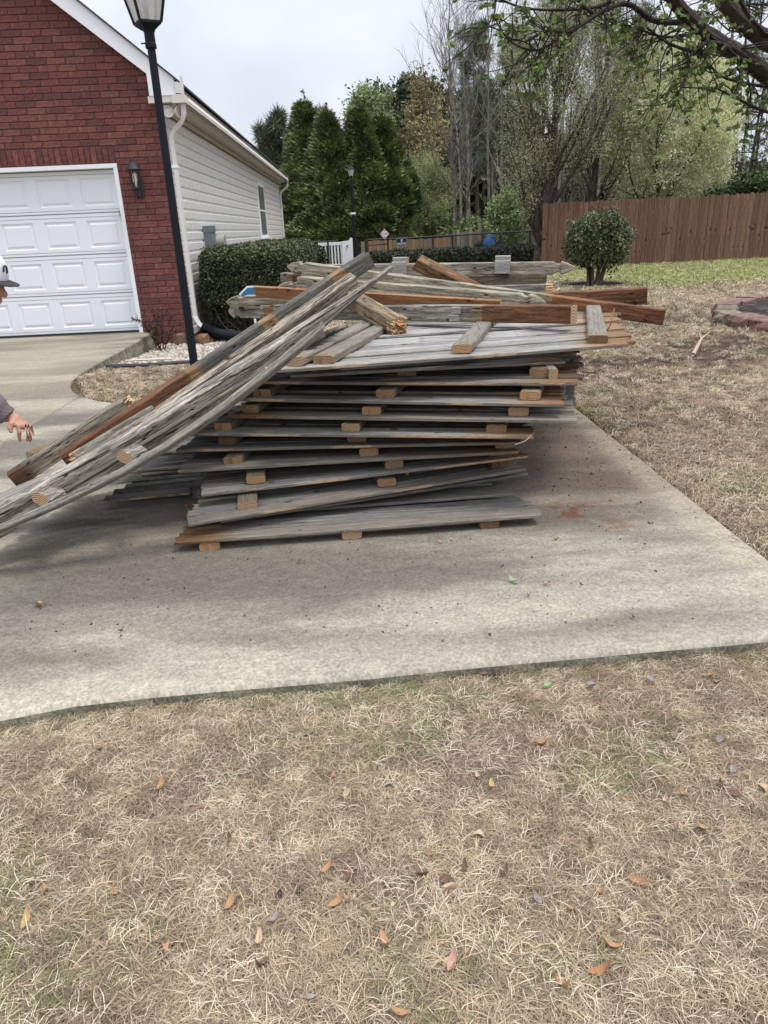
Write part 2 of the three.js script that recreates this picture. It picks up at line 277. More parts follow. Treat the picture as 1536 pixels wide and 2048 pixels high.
// ---------------------------------------------------------------- the house
{
  const ZF = -11.25, XW = -2.5, house = thing('brick_house', 'red brick garage house with white garage door and cream siding on its side wall', 'house', V(0, 0, 0));
  const R = rngOf(5);
  const roofY = (x) => 3.30 + (-2.59 - x) * 0.8;                       // underside of the rake board
  // brick front
  const bt = dtex(512, 256, (u, v) => { const a = fbm(u * 24, v * 12, 4, 24, 12), s = fbm(u * 60, v * 10, 3, 60, 10), p = sstep(0.68, 0.8, vn(u * 90, v * 45, 90, 45)); let c = mix3([150, 150, 150], [250, 250, 250], a); c = mix3(c, [110, 100, 98], p * 0.55); return mix3(c, [235, 225, 225], sstep(0.62, 0.8, s) * 0.25); });
  const brickMats = [[0.31, 0.10, 0.082], [0.27, 0.088, 0.074], [0.35, 0.12, 0.094], [0.225, 0.08, 0.071], [0.32, 0.125, 0.10]].map((c) => std(c, { map: bt, bumpMap: bt, bumpScale: 0.004, roughness: 0.9 }));
  const brickGeo = (L, Hh, seed) => {
    const r = rngOf(seed), b = new GB(), j = () => (r() - 0.5) * 0.004, c = 0.004, u0 = r(), v0 = r(), ring = [];
    const X = [-L / 2 + j(), L / 2 + j()], Y = [j(), Hh + j()];
    const out = [[X[0], Y[0]], [X[1], Y[0]], [X[1], Y[1]], [X[0], Y[1]]], inn = [[X[0] + c, Y[0] + c], [X[1] - c, Y[0] + c], [X[1] - c, Y[1] - c], [X[0] + c, Y[1] - c]];
    const f = out.map((p) => b.v(p[0], p[1], -0.02, u0 + p[0] / 0.5, v0 + p[1] / 0.25)), g = out.map((p) => b.v(p[0], p[1], 0.008, u0 + p[0] / 0.5, v0 + p[1] / 0.25)), h = inn.map((p) => b.v(p[0], p[1], 0.0125 + j() * 0.6, u0 + p[0] / 0.5, v0 + p[1] / 0.25));
    for (let i = 0; i < 4; i++) { const k = (i + 1) % 4; b.quad(f[i], f[k], g[k], g[i]); b.quad(g[i], g[k], h[k], h[i]); }
    b.quad(...h); return flat(b.build());
  };
  const stretch = [1, 2, 3, 4].map((s) => brickGeo(0.2445, 0.0715, s)), cache = {};
  const wall = mesh('brick_wall', (() => { const s = new THREE.Shape([[-8.8, -0.5], [-8.14, -0.5], [-8.14, 2.3], [-3.185, 2.3], [-3.185, -0.5], [XW, -0.5], [XW, roofY(XW)], [-5.64, roofY(-5.64)], [-8.8, roofY(XW)]].map((p) => new THREE.Vector2(...p))); const g = new THREE.ExtrudeGeometry(s, { depth: 0.1, bevelEnabled: false }); g.translate(0, 0, ZF - 0.1); return g; })(), std([0.135, 0.078, 0.07], { roughness: 1 }), house);
  const CO = 0.0815, MO = 0.254, far = [];
  let count = 0;
  for (let row = 0; row < 66; row++) {
    const y = -0.34 + row * CO;
    for (let k = 0; k < 26; k++) {
      let x0 = XW - 0.002 - (k + (row % 2 ? 0.5 : 0)) * MO, x1 = x0 - MO + 0.0095;
      if (row % 2 && k === 0) { x0 = XW - 0.002 - 0.5 * MO; x1 = x0 - MO + 0.0095; }
      const list = [[x1, x0]]; if (row % 2 && k === 0) list.push([XW - 0.002 - 0.5 * MO + 0.0095, XW - 0.002]);
      for (let [a, c] of list) {
        if (y < 2.49 && y + CO > -0.4) { if (c < -3.2 && a > -8.12) continue; if (a < -3.19 && c > -3.19) a = -3.188; if (c - a < 0.03) continue; }
        if (y > 2.27 && y < 2.5 && c > -8.2 && c < -3.2) continue;
        if (a < -8.8 || y + 0.09 > Math.min(roofY(c), roofY(-11.28 - a)) + 0.28) continue;
        const L = +(c - a).toFixed(3), seen = a > -5.4 && y < 4.35 && y > -0.25;
        const geo = Math.abs(L - 0.2445) < 0.01 ? stretch[Math.floor(R() * 4)] : (cache[L] ??= brickGeo(L, 0.0715, 9)), mt = brickMats[Math.floor(R() * 5)];
        if (seen && count < 290) { const m = mesh('brick', geo, mt, wall); m.position.set((a + c) / 2, y, ZF); count++; } else far.push(geo.clone().translate((a + c) / 2, y, ZF));
      }
    }
  }
  tag(mesh('far_bricks', mergeGeometries(far), brickMats[1], wall), null, null, null, 'stuff');
  const sold = mesh('soldier_course', new GB().box(-8.2, -3.185, 2.29, 2.5, ZF - 0.09, ZF + 0.001).build(), wall.material, house), sg = [5, 6, 7].map((s) => brickGeo(0.0715, 0.2, s));
  for (let i = 0; i < 27; i++) { const m = mesh('brick', sg[i % 3], brickMats[Math.floor(R() * 5)], sold); m.position.set(-3.2 - 0.04 - i * CO, 2.296, ZF + 0.004); m.rotation.z = (R() - 0.5) * 0.03; }
  mesh('brick_return', new GB().box(XW - 0.0095, XW - 0.001, -0.5, 2.97, ZF - 0.1, ZF + 0.01).build(), brickMats[1], house);
  // garage door opening: header and jamb boards, door in four sections with raised panels
  mesh('door_header', new GB().box(-8.14, -3.19, 2.235, 2.288, ZF - 0.12, ZF + 0.016).build(), M.trim, house);
  mesh('door_jamb', new GB().box(-3.245, -3.19, -0.005, 2.233, ZF - 0.12, ZF + 0.016).build(), M.trim, house);
  mesh('door_jamb', new GB().box(-8.14, -8.09, -0.005, 2.233, ZF - 0.12, ZF + 0.016).build(), M.trim, house);
  const door = thing('x', '', ''); scene.remove(door); door.name = 'garage_door'; door.userData = {}; house.add(door);
  const doorMat = std([0.8, 0.83, 0.86], { roughness: 0.4 }), ZD = ZF - 0.115, SH = 0.5525;
  const panelGeo = (() => {
    const b = new GB(), w = 0.46, h = 0.36, rings = [[0, 0], [0.012, -0.012], [0.03, -0.014], [0.055, -0.002]];
    let prev = null; for (const [d, z] of rings) { const r = [[d, d], [w - d, d], [w - d, h - d], [d, h - d]].map((p) => b.v(p[0] - w / 2, p[1] - h / 2, z)); if (prev) for (let i = 0; i < 4; i++) b.quad(prev[i], prev[(i + 1) % 4], r[(i + 1) % 4], r[i]); prev = r; }
    b.quad(...prev); return flat(b.build());
  })();
  for (let s = 0; s < 4; s++) {
    const y0 = 0.012 + s * SH, b = new GB(), cx = []; for (let i = 0; i < 8; i++) cx.push(-3.555 - i * 0.608);
    const hw = 0.23, hh = 0.18, cy = y0 + SH / 2, xs = [-8.09, ...cx.slice().reverse().flatMap((c) => [c - hw, c + hw]), -3.245];
    for (let i = 0; i + 1 < xs.length; i += 2) b.box(xs[i], xs[i + 1], cy - hh, cy + hh, ZD - 0.03, ZD);
    const g0 = y0 + 0.012, g1 = y0 + SH - 0.004;
    b.box(-8.09, -3.245, cy + hh, g1 - 0.048, ZD - 0.03, ZD); b.box(-8.09, -3.245, g1 - 0.042, g1, ZD - 0.03, ZD - 0.001);
    b.box(-8.09, -3.245, g0 + 0.036, cy - hh, ZD - 0.03, ZD); b.box(-8.09, -3.245, g0, g0 + 0.03, ZD - 0.03, ZD - 0.001);
    b.box(-8.09, -3.245, y0 - 0.004, y0 + SH, ZD - 0.04, ZD - 0.016);
    const sec = mesh('door_section', flat(b.build()), doorMat, door);
    for (const c of cx.slice(0, 6)) { const m = mesh('panel', panelGeo, doorMat, sec); m.position.set(c, cy, ZD); }
  }
  mesh('door_seal', new GB().box(-8.09, -3.245, 0.002, 0.016, ZD - 0.03, ZD + 0.004).build(), M.blackMatt, door);
  const hg = new GB(); hg.box(-3.29, -3.262, 1.62, 1.69, ZD, ZD + 0.03); hg.box(-3.275, -3.248, 1.55, 1.63, ZD, ZD + 0.045); hg.tube([V(-3.268, 1.6, ZD + 0.03), V(-3.255, 1.57, ZD + 0.06)], 0.016, 8);
  mesh('hinge', hg.build(), M.greyMetal, door);
  // rake boards, roof, eave
  const rake = (x0, x1, name) => { const b = new GB(), s = Math.sign(x1 - x0), n = V(0, 0, 1); const p = [V(x0, roofY(XW) + (0) , 0)]; return [b, s, n, p]; };
  {
    const z0 = ZF + 0.02, z1 = ZF + 0.1, b = new GB();
    const poly = [[-2.59, 3.07], [-2.245, 3.07], [-2.245, 3.29], [-5.64, roofY(-5.64) + 0.31], [-5.64, roofY(-5.64)], [-2.59, 3.33]];
    const s = new THREE.Shape(poly.map((p) => new THREE.Vector2(...p))), g = new THREE.ExtrudeGeometry(s, { depth: z1 - z0, bevelEnabled: true, bevelSize: 0.003, bevelThickness: 0.003, bevelSegments: 1 }); g.translate(0, 0, z0);
    mesh('rake_board', g, M.trim, house);
    const g2 = g.clone(); g2.scale(-1, 1, 1); g2.translate(-11.28, 0, 0); mesh('rake_board', g2, M.trim, house);
    const rb = new GB(); const e = 0.8;
    for (const sd of [1, -1]) {
      const X = (x) => sd > 0 ? x : -11.28 - x, top = [[-5.64, roofY(-5.64) + 0.345], [-2.165, 3.228]], bot = [[-5.64, roofY(-5.64) + 0.315], [-2.165, 3.2]];
      const k = []; for (const z of [ZF + 0.13, -28.6]) for (const q of [top[0], top[1], bot[1], bot[0]]) k.push(rb.v(X(q[0]), q[1], z, q[0], z));
      rb.quad(k[0], k[1], k[5], k[4]); rb.quad(k[1], k[2], k[6], k[5]); rb.quad(k[2], k[3], k[7], k[6]); rb.quad(k[0], k[1], k[2], k[3]); rb.quad(k[4], k[5], k[6], k[7]);
    }
    mesh('roof', flat(rb.build()), std([0.055, 0.05, 0.05], { roughness: 1 }), house);
  }
  const beige = std([0.66, 0.62, 0.56], { roughness: 0.6 }), gut = std([0.70, 0.675, 0.635], { roughness: 0.45 });
  const side = thing('x', '', ''); scene.remove(side); side.name = 'siding_wall'; side.userData = {}; house.add(side);
  const dirt = dtex(512, 64, (u, v) => { const k = 248 + 40 * (fbm(u * 40, v * 6, 4, 40, 6) - 0.5) - 30 * sstep(0.62, 0.8, fbm(u * 90, v * 3, 3, 90, 3)); return [k, k * 0.985, k * 0.96]; });
  const sidingMat = std([0.83, 0.83, 0.825], { map: dirt, roughness: 0.55 });
  const EX = 0.149, plank = sweep([V(XW, 0, -11.36), V(XW, 0, -28.2)], [[0, 0.012], [0, 0.16], [0.004, 0.16], [0.010, 0.118], [0.026, 0.1], [0.034, 0.004], [0.03, -0.002], [0.02, 0.0]], V(1, 0, 0)).build();
  for (let i = 0; i < 20; i++) { const m = mesh('siding_plank', flat(plank), sidingMat, side); m.position.y = 0.02 + i * EX; }
  mesh('wall_core', new GB().box(-8.7, XW - 0.012, -0.5, 3.4, -28.2, ZF - 0.13).build(), std([0.4, 0.38, 0.35]), house);
  const fnd = new GB(); fnd.box(XW - 0.005, XW + 0.012, -0.5, 0.01, -28.2, ZF - 0.1); mesh('foundation', fnd.build(), std([0.16, 0.09, 0.07], { roughness: 1 }), house);
  // corner board, frieze, soffit with grooves, gutter
  mesh('corner_board', new GB().box(XW - 0.002, XW + 0.03, 0.0, 2.97, -11.37, -11.262).build(), M.trim, house);
  mesh('corner_board', new GB().box(XW - 0.002, XW + 0.03, 0.0, 2.97, -28.25, -28.15).build(), gut, house);
  mesh('frieze', new GB().box(XW - 0.002, XW + 0.034, 2.9, 2.975, -28.2, -11.38).build(), beige, house);
  const sf = new GB(); for (let z = -11.2; z > -28.3; z -= 0.1) sf.box(XW - 0.05, -2.26, 2.98, 2.99, z - 0.094, z); sf.box(XW - 0.1, -2.26, 2.992, 3.0, -28.4, -11.15); sf.box(-2.295, -2.26, 2.965, 2.979, -28.3, -11.2);
  mesh('soffit', flat(sf.build()), beige, house);
  mesh('soffit_return', new GB().box(-2.62, -2.242, 2.985, 3.066, -11.235, -11.155).build(), beige, house);
  mesh('gutter_end', new GB().box(-2.2365, -2.122, 3.076, 3.218, -11.135, -11.121).build(), gut, house); mesh('eave_return', new GB().box(-2.3, -2.124, 2.974, 3.0745, -11.33, -11.1195).box(-2.3, -2.2385, 3.076, 3.19, -11.2, -11.1535).build(), beige, house);
  mesh('fascia', new GB().box(-2.259, -2.24, 2.98, 3.215, -28.35, -11.16).build(), gut, house);
  const gp = [[0, 0], [0.07, 0], [0.085, 0.03], [0.105, 0.05], [0.112, 0.075], [0.105, 0.1], [0.118, 0.112], [0.118, 0.12], [0.108, 0.12], [0.1, 0.105], [0.08, 0.02], [0.006, 0.012], [0.006, 0.12], [0, 0.12]].map(([a, b]) => [a, -b]);
  mesh('gutter', flat(sweep([V(-2.237, 3.1, -28.4), V(-2.237, 3.1, -11.12)], gp.map(([a, b]) => [a, b]), V(1, 0, 0)).build()), gut, house);
  const dsp = []; for (const [a, b] of [[-0.038, -0.027], [-0.012, -0.027], [-0.009, -0.022], [0.009, -0.022], [0.012, -0.027], [0.038, -0.027], [0.038, 0.027], [-0.038, 0.027]]) dsp.push([b, a]);
  const curve = (pts, n) => new THREE.CatmullRomCurve3(pts, false, 'catmullrom', 0.35).getPoints(n);
  const pipe1 = curve([V(-2.175, 3.1, -11.22), V(-2.175, 2.95, -11.22), V(-2.185, 2.84, -11.22), V(-2.225, 2.765, -11.24), V(-2.32, 2.70, -11.27), V(-2.37, 2.65, -11.29), V(-2.4, 2.56, -11.3), V(-2.4, 2.3, -11.3), V(-2.4, 1.2, -11.3), V(-2.4, 0.24, -11.3), V(-2.39, 0.16, -11.29), V(-2.345, 0.075, -11.27), V(-2.27, 0.01, -11.25)], 70);
  mesh('downpipe', flat(sweep(pipe1, dsp, V(1, 0, 0)).build()), gut, house);
  mesh('pipe_strap', new GB().box(-2.475, -2.365, 2.2, 2.235, -11.345, -11.255).build(), M.trim, house);
  const pipe2 = curve([V(-2.17, 3.1, -28.3), V(-2.17, 2.9, -28.3), V(-2.2, 2.8, -28.27), V(-2.38, 2.66, -28.2), V(-2.43, 2.5, -28.15), V(-2.43, 1.5, -28.15), V(-2.43, 0, -28.15)], 40);
  mesh('downpipe', flat(sweep(pipe2, dsp, V(1, 0, 0)).build()), gut, house);
  // side window: frame, panes, muntins
  const win = mesh('window', (() => { const b = new GB(), x0 = XW, x1 = XW + 0.05; b.box(x0, x1, 1.20, 1.27, -23.05, -21.45); b.box(x0, x1, 2.52, 2.6, -23.05, -21.45); b.box(x0, x1, 1.27, 2.52, -21.53, -21.45); b.box(x0, x1, 1.27, 2.52, -23.05, -22.97); b.box(x0, x1 - 0.004, 1.88, 1.92, -22.97, -21.53); return flat(b.build()); })(), M.trim, house);
  mesh('sill', new GB().box(XW, XW + 0.09, 1.16, 1.199, -23.1, -21.4).build(), M.trim, win);
  for (const [y0, y1] of [[1.272, 1.878], [1.922, 2.518]]) mesh('pane', new GB().box(XW + 0.0355, XW + 0.0395, y0, y1, -22.968, -21.532).build(), new THREE.MeshStandardMaterial({ color: col(0.2, 0.235, 0.22), roughness: 0.15 }), win);
  mesh('roof_vent', new GB().box(-2.3, -2.26, 3.3, 3.42, -11.9, -11.86).build(), M.white, house);
}
// wall lantern on the brick
{
  const t = thing('wall_lantern', 'black lantern fixed to the brick beside the garage door', 'wall lamp', V(-2.93, 1.84, -11.235)), m = M.blackMatt;
  const lathe = (pts, n = 16) => new THREE.LatheGeometry(pts.map((p) => new THREE.Vector2(...p)), n);
  const bk = new THREE.ExtrudeGeometry(new THREE.Shape([[-0.05, 0.0], [0.05, 0.0], [0.06, 0.1], [0.05, 0.22], [-0.05, 0.22], [-0.06, 0.1]].map((p) => new THREE.Vector2(...p))), { depth: 0.018, bevelEnabled: true, bevelSize: 0.006, bevelThickness: 0.006, bevelSegments: 2 });
  mesh('back_plate', bk, m, t);
  const arm = new GB(); arm.tube(new THREE.CatmullRomCurve3([V(0, 0.05, 0.02), V(0, 0.0, 0.08), V(0, 0.03, 0.14), V(0, 0.11, 0.15)]).getPoints(14), 0.016, 8); mesh('bracket', arm.build(), m, t);
  const q = (g) => g.translate(0, 0, 0.15);
  mesh('cup', q(lathe([[0.001, 0.08], [0.03, 0.085], [0.045, 0.11], [0.05, 0.125], [0.001, 0.126]])), m, t);
  mesh('glass', q(lathe([[0.042, 0.128], [0.068, 0.33]], 6)), M.glass, t);
  const cg = new GB(); for (let i = 0; i < 6; i++) { const a = i / 6 * Math.PI * 2; cg.tube([V(Math.sin(a) * 0.045, 0.125, 0.15 + Math.cos(a) * 0.045), V(Math.sin(a) * 0.071, 0.335, 0.15 + Math.cos(a) * 0.071)], 0.0055, 4); } mesh('cage', cg.build(), m, t);
  mesh('lid', q(lathe([[0.001, 0.335], [0.085, 0.333], [0.105, 0.34], [0.1, 0.355], [0.06, 0.41], [0.028, 0.43], [0.012, 0.455], [0.022, 0.475], [0.01, 0.5], [0.001, 0.515]])), m, t);
  mesh('bulb', q(lathe([[0.001, 0.13], [0.016, 0.135], [0.018, 0.18], [0.03, 0.215], [0.026, 0.25], [0.03, 0.285], [0.02, 0.31], [0.001, 0.318]])), std([0.8, 0.76, 0.66], { roughness: 0.4 }), t);
}
// twin floodlight under the eave
{
  const t = thing('flood_light', 'beige twin floodlight under the eave beside the downpipe', 'flood light', V(-2.4, 2.9, -11.22)), m = std([0.46, 0.42, 0.36], { roughness: 0.5 });
  const lathe = (pts) => new THREE.LatheGeometry(pts.map((p) => new THREE.Vector2(...p)), 20);
  mesh('mount', lathe([[0.001, 0.0], [0.055, 0.0], [0.055, 0.06], [0.001, 0.075]]).translate(0, 0.0, -0.02), m, t);
  for (const [x, ry, rx] of [[0.03, 0.12, 1.45], [0.13, 1.15, 1.7]]) {
    const g = lathe([[0.02, -0.1], [0.035, -0.09], [0.045, -0.03], [0.082, 0.03], [0.088, 0.05], [0.08, 0.05], [0.072, 0.035], [0.001, 0.028]]);
    const h = mesh('lamp_head', g, m, t); h.position.set(x, -0.03, 0.04); h.rotation.set(rx, 0, -ry, 'YXZ'); h.scale.setScalar(0.82);
    const l = mesh('lens', lathe([[0.001, 0.034], [0.04, 0.036], [0.07, 0.034]]), M.frosted, h);
  }
}
// electric service box, conduit and meter on the siding
{
  const t = thing('electric_meter', 'grey electric service box with round meter on the siding behind the boxwood hedge', 'meter box', V(-2.47, 0, -13.3));
  mesh('service_box', flat(new GB().box(0, 0.13, -0.25, 1.45, -0.2, 0.2).build()), M.greyMetal, t);
  mesh('box_lid', flat(new GB().box(-0.005, 0.14, 1.36, 1.46, -0.21, 0.21).build()), M.greyMetal, t);
  mesh('meter_base', flat(new GB().box(0, 0.09, 0.92, 1.32, -0.62, -0.26).build()), std([0.42, 0.44, 0.46], { roughness: 0.5, metalness: 0.2 }), t);
  const d = new THREE.CylinderGeometry(0.115, 0.125, 0.14, 24); d.rotateZ(Math.PI / 2); d.translate(0.17, 1.18, -0.46); mesh('meter_dial', d, std([0.38, 0.38, 0.30], { roughness: 0.25 }), t);
  const c = new GB(); c.tube([V(0.06, -0.2, -0.45), V(0.06, 0.92, -0.45)], 0.035, 10); c.tube([V(0.05, -0.2, 0.28), V(0.05, 0.4, 0.28)], 0.02, 8); mesh('conduit', c.build(), std([0.36, 0.35, 0.33], { roughness: 0.6 }), t);
}
// corrugated drain hose from the downpipe
{
  const pts = new THREE.CatmullRomCurve3([V(-2.30, 0.03, -11.26), V(-2.1, -0.06, -11.2), V(-1.7, -0.1, -11.0), V(-1.3, -0.12, -10.75), V(-0.9, -0.1, -10.5), V(-0.6, -0.04, -10.3)]).getPoints(240), b = new GB();
  b.tube(pts, pts.map((_, i) => 0.068 + (i % 4 === 1 || i % 4 === 2 ? 0.012 : 0)), 14);
  tag(mesh('drain_hose', b.build(), M.black), 'black corrugated drain hose running from the downpipe across the stone bed', 'drain pipe');
}
// ---------------------------------------------------------------- boards, rails and posts
// a board from x = 0 to L, W across (z), T thick (y); groups: 0 sides, 1 ends, 2 front side (+z) if asked for
function board({ L, W, T, k = 2, seg = 4, jag0 = 0, jag1 = 0, seed = 1, ch = 0.003, tint = () => [1, 1, 1], warp = 0, wave = 0, bow = 0, front = false, prof = null, xs = null, vscale = 1 }) {
  const r = rngOf(seed * 977 + 13), b = new GB(), n = k + 1, u0 = r() * 7, v0 = r() * 7, ph = r() * 9;
  if (!xs) { xs = []; for (let i = 0; i <= seg; i++) xs.push(i / seg * L); if (jag0) xs.splice(1, 0, jag0 * 1.3, Math.min(0.16, L * 0.1)); if (jag1) xs.splice(xs.length - 1, 0, L - Math.max(0.16, jag1 * 1.4), L - jag1 * 1.25); xs.sort((a, c) => a - c); }
  const j0 = [], j1 = []; for (let i = 0; i < n; i++) { j0.push(r() * jag0); j1.push(r() * jag1); }
  const ring = (x, first, last) => {
    const t = x / L, s = prof ? prof(x) : [1, 1], hw = W / 2 * s[0], ht = T / 2 * s[1], c = Math.min(ch, ht * 0.45), oy = -bow * Math.sin(t * Math.PI) + warp * Math.sin(t * 3.1 + ph) + (wave ? wave * (fbm(t * 24 + ph, ph, 3) - 0.5) : 0), oz = warp * 0.6 * Math.sin(t * 2.3 + ph * 2) + (wave ? wave * 0.8 * (fbm(t * 22 + 30 + ph, ph, 3) - 0.5) : 0);
    const P = [], put = (z, y, i) => P.push([x + (first ? j0[i] : 0) - (last ? j1[i] : 0), y + oy, z + oz]);
    for (let i = 0; i < n; i++) put(lerp(-(hw - c), hw - c, i / k), ht + (wave ? wave * 0.8 * (fbm(i * 1.7 + ph, t * 6, 2) - 0.5) : 0), i);
    put(hw, ht - c, k); put(hw, -(ht - c), k);
    for (let i = n - 1; i >= 0; i--) put(lerp(-(hw - c), hw - c, i / k), -ht, i);
    put(-hw, -(ht - c), 0); put(-hw, ht - c, 0);
    return P;
  };
  const R = xs.map((x, q) => ring(x, q === 0, q === xs.length - 1)), N = R[0].length;
  const add = (P, per) => b.v(P[0], P[1], P[2], u0 + P[0] / 1.2, (v0 + per / 0.3) * vscale, tint(P[0] / L));
  const RM = R[Math.floor(R.length * 0.55)]; const strip = (qs) => { for (const q of qs) { const q2 = (q + 1) % N; let pa = 0; pa = q < n ? RM[q][2] : RM[q][1] + RM[q][2] * 0.3; let pb = q2 < n && q2 ? RM[q2][2] : RM[q2][1] + RM[q2][2] * 0.3; if (q < k) { pa = RM[q][2]; pb = RM[q2][2]; } else if (q >= n + 2 && q < 2 * n + 1) { pa = 0.5 + RM[q][2]; pb = 0.5 + RM[q2][2]; } else { pa = 1.1 + RM[q][1]; pb = 1.1 + RM[q2][1]; } for (let i = 0; i + 1 < R.length; i++) b.quad(add(R[i][q], pa), add(R[i][q2], pb), add(R[i + 1][q2], pb), add(R[i + 1][q], pa)); } };
  const sideQ = []; for (let q = 0; q < N; q++) if (!(front && q === n)) sideQ.push(q);
  b.begin(0); strip(sideQ);
  b.begin(1);
  for (const P of [R[0], R[R.length - 1]]) {
    const e = P.map((p) => b.v(p[0], p[1], p[2], 0.5 + p[2] / W * 0.9, 0.5 + p[1] / T * 0.9, [1, 1, 1]));
    for (let i = 0; i < k; i++) b.quad(e[i], e[i + 1], e[2 * n - i], e[2 * n + 1 - i]);
    b.quad(e[k], e[n], e[n + 1], e[n + 2]); b.quad(e[0], e[2 * n + 1], e[2 * n + 2], e[2 * n + 3]);
  }
  if (front) { b.begin(2); for (let i = 0; i + 1 < R.length; i++) { const f = (p, w) => b.v(p[0], p[1], p[2], p[0] / L + u0, w, [1, 1, 1]); b.quad(f(R[i][n], 1), f(R[i][n + 1], 0), f(R[i + 1][n + 1], 0), f(R[i + 1][n], 1)); } }
  return flat(b.build());
}
const ROT = [0.44, 0.2, 0.105], ROT2 = [0.75, 0.42, 0.22];
const rotTint = (from) => (t) => t < from - 0.06 ? [1, 1, 1] : t < from ? mix3([1, 1, 1], [1.05, 0.8, 0.52], (t - from + 0.06) / 0.06) : mix3([1.0, 0.68, 0.4], ROT2, sstep(from, 1, t));
const PW = 0.081, PT_ = 0.016, PL = 1.6;
const picketGeos = { clean: [], rot: [] };
for (let i = 0; i < 7; i++) {
  const g = [1.2, 0.78, 1.02, 0.64, 1.1, 0.86, 0.94][i], w = [g, g, g * (i % 2 ? 0.97 : 1.03)];
  picketGeos.clean.push(board({ L: PL, W: PW, T: PT_, k: 3, seg: 3, jag0: 0.004 + 0.006 * (i % 3), jag1: 0.01, seed: 40 + i, warp: 0.002, tint: () => w }));
  picketGeos.rot.push(board({ L: PL, W: PW, T: PT_, k: 5, seg: 5, jag0: 0.006, jag1: 0.02 + 0.022 * (i % 4), seed: 60 + i, warp: 0.002, tint: (t) => { const c = rotTint(0.84 + 0.02 * (i % 4))(t); return [c[0] * w[0], c[1] * w[1], c[2] * w[2]]; } }));
}
const railGeos = [1, 2, 3, 4].map((s) => board({ L: 2.3, W: 0.089, T: 0.038, k: 4, seg: 5, jag0: 0.012, seed: 80 + s, ch: 0.007, warp: 0.003, wave: 0.003, tint: (t) => t < 0.02 ? [1, 0.85, 0.66] : [1, 1, 1] }));
const stackGroup = 'fence panels stacked flat on the concrete';
function fencePanel(label, fl, yl, fr, yr, deg, rails, o = {}) {
  const A = o.A || atY(fl[0], fl[1], yl), B = o.B || atY(fr[0], fr[1], yr), X = B.clone().sub(A), L = X.length(); X.normalize();
  const a = deg * Math.PI / 180, D = V(Math.sin(a), o.rise || 0, -Math.cos(a)).normalize(), s = D.dot(X), P = D.clone().addScaledVector(X, -s), pl = P.length(); P.normalize();
  const Z = P.clone().negate(), Y = Z.clone().cross(X), seed = o.seed || 1, r = rngOf(seed * 31 + 5), n = o.n || 24, pitch = 0.0945;
  const t = thing('picket_section', label, 'fence panel', A, o.group === null ? undefined : stackGroup); t.quaternion.setFromRotationMatrix(new THREE.Matrix4().makeBasis(X, Y, Z));
  const mats = o.mats || [M.greyA, M.greyB];
  for (let i = 0; i < n; i++) {
    const d = (i + 0.5) * pitch, sx = s / pl * d, rot = (o.rot || 0) !== 0, wild = i < 1 ? 0 : (r() - 0.5) * 0.035, m0 = mats[Math.floor(r() * mats.length)];
    if (i === 0) {
      const g = board({ L, W: PW, T: PT_, k: 3, seg: 5, jag0: 0.004, jag1: rot ? 0.03 : 0.006, seed: seed * 7 + 3, warp: 0.003, front: true, tint: rot ? rotTint(0.87) : () => [1, 1, 1] });
      const m = mesh('picket', g, [m0, M.end, M.edge[seed % 3]], t); m.position.set(0, -PT_ / 2, -d); if (o.rot < 0) { m.rotation.y = Math.PI; m.position.x = L; m.rotation.x = 0; m.material = [m0, M.end, M.edge[seed % 3]]; m.geometry = board({ L, W: PW, T: PT_, k: 3, seg: 5, jag0: 0.004, jag1: 0.03, seed: seed * 7 + 3, tint: rotTint(0.87) }); }
      continue;
    }
    const g = picketGeos[rot ? 'rot' : 'clean'][Math.floor(r() * 7)], m = mesh('picket', g, [m0, m0], t), Li = L * (1 + (r() - 0.5) * 0.01) - i * (o.shrink || 0), sc = Li / PL;
    m.position.set(sx + wild, -PT_ / 2 - 0.002 + (r() - 0.5) * (o.jit ?? 0.008), -d); m.scale.x = sc; if (o.rot < 0) { m.rotation.y = Math.PI; m.position.x += Li; } m.rotation.z = (r() - 0.5) * 0.003; m.rotation.x = (r() - 0.5) * 0.2;
  }
  const dl = V(D.dot(X), 0, D.dot(Z)).normalize(), up = !o.down;
  rails.forEach((px, i) => {
    const f = (px - fl[0]) / (fr[0] - fl[0]), m = mesh('rail', railGeos[(seed + i) % 4], [o.railMat || M.greyB, (o.darkEnds || []).includes(i) ? M.endDark : [M.end, M.endB, M.endC][(seed * 2 + i) % 3]], t), back = o.back ?? 0.045;
    m.position.set(f * L + dl.x * back, up ? 0.0195 : -PT_ - 0.0195, dl.z * back); m.rotation.y = Math.atan2(-dl.z, dl.x); if (o.railLen) m.scale.x = o.railLen / 2.3;
  });
  return t;
}
fencePanel('bottom fence panel of the stack, lying on its rails on the concrete', [343, 1086], 0.055, [1087, 1030], 0.055, -4, [413, 697, 978], { seed: 1, rot: -1, shrink: 0.018, down: true, back: 0.008, darkEnds: [2] });
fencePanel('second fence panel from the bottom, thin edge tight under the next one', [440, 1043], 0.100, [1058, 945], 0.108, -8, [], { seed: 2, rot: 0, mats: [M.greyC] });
fencePanel('third fence panel from the bottom, its rail end nearest the left front corner', [376, 1050], 0.126, [1055, 936], 0.16, -7, [483, 757, 1003], { seed: 3, rot: 0, back: 0.06, darkEnds: [2] });
fencePanel('fourth fence panel from the bottom with a jagged left end', [401, 988], 0.195, [1060, 912], 0.242, -6, [507, 784, 1000], { seed: 4, rot: 1, back: 0.05 });
fencePanel('fifth fence panel from the bottom, its left tip reaching furthest left', [353, 942], 0.272, [1040, 902], 0.306, 6, [461, 739, 1012], { seed: 5, rot: 1, back: 0.05, mats: [M.greyC, M.greyB] });
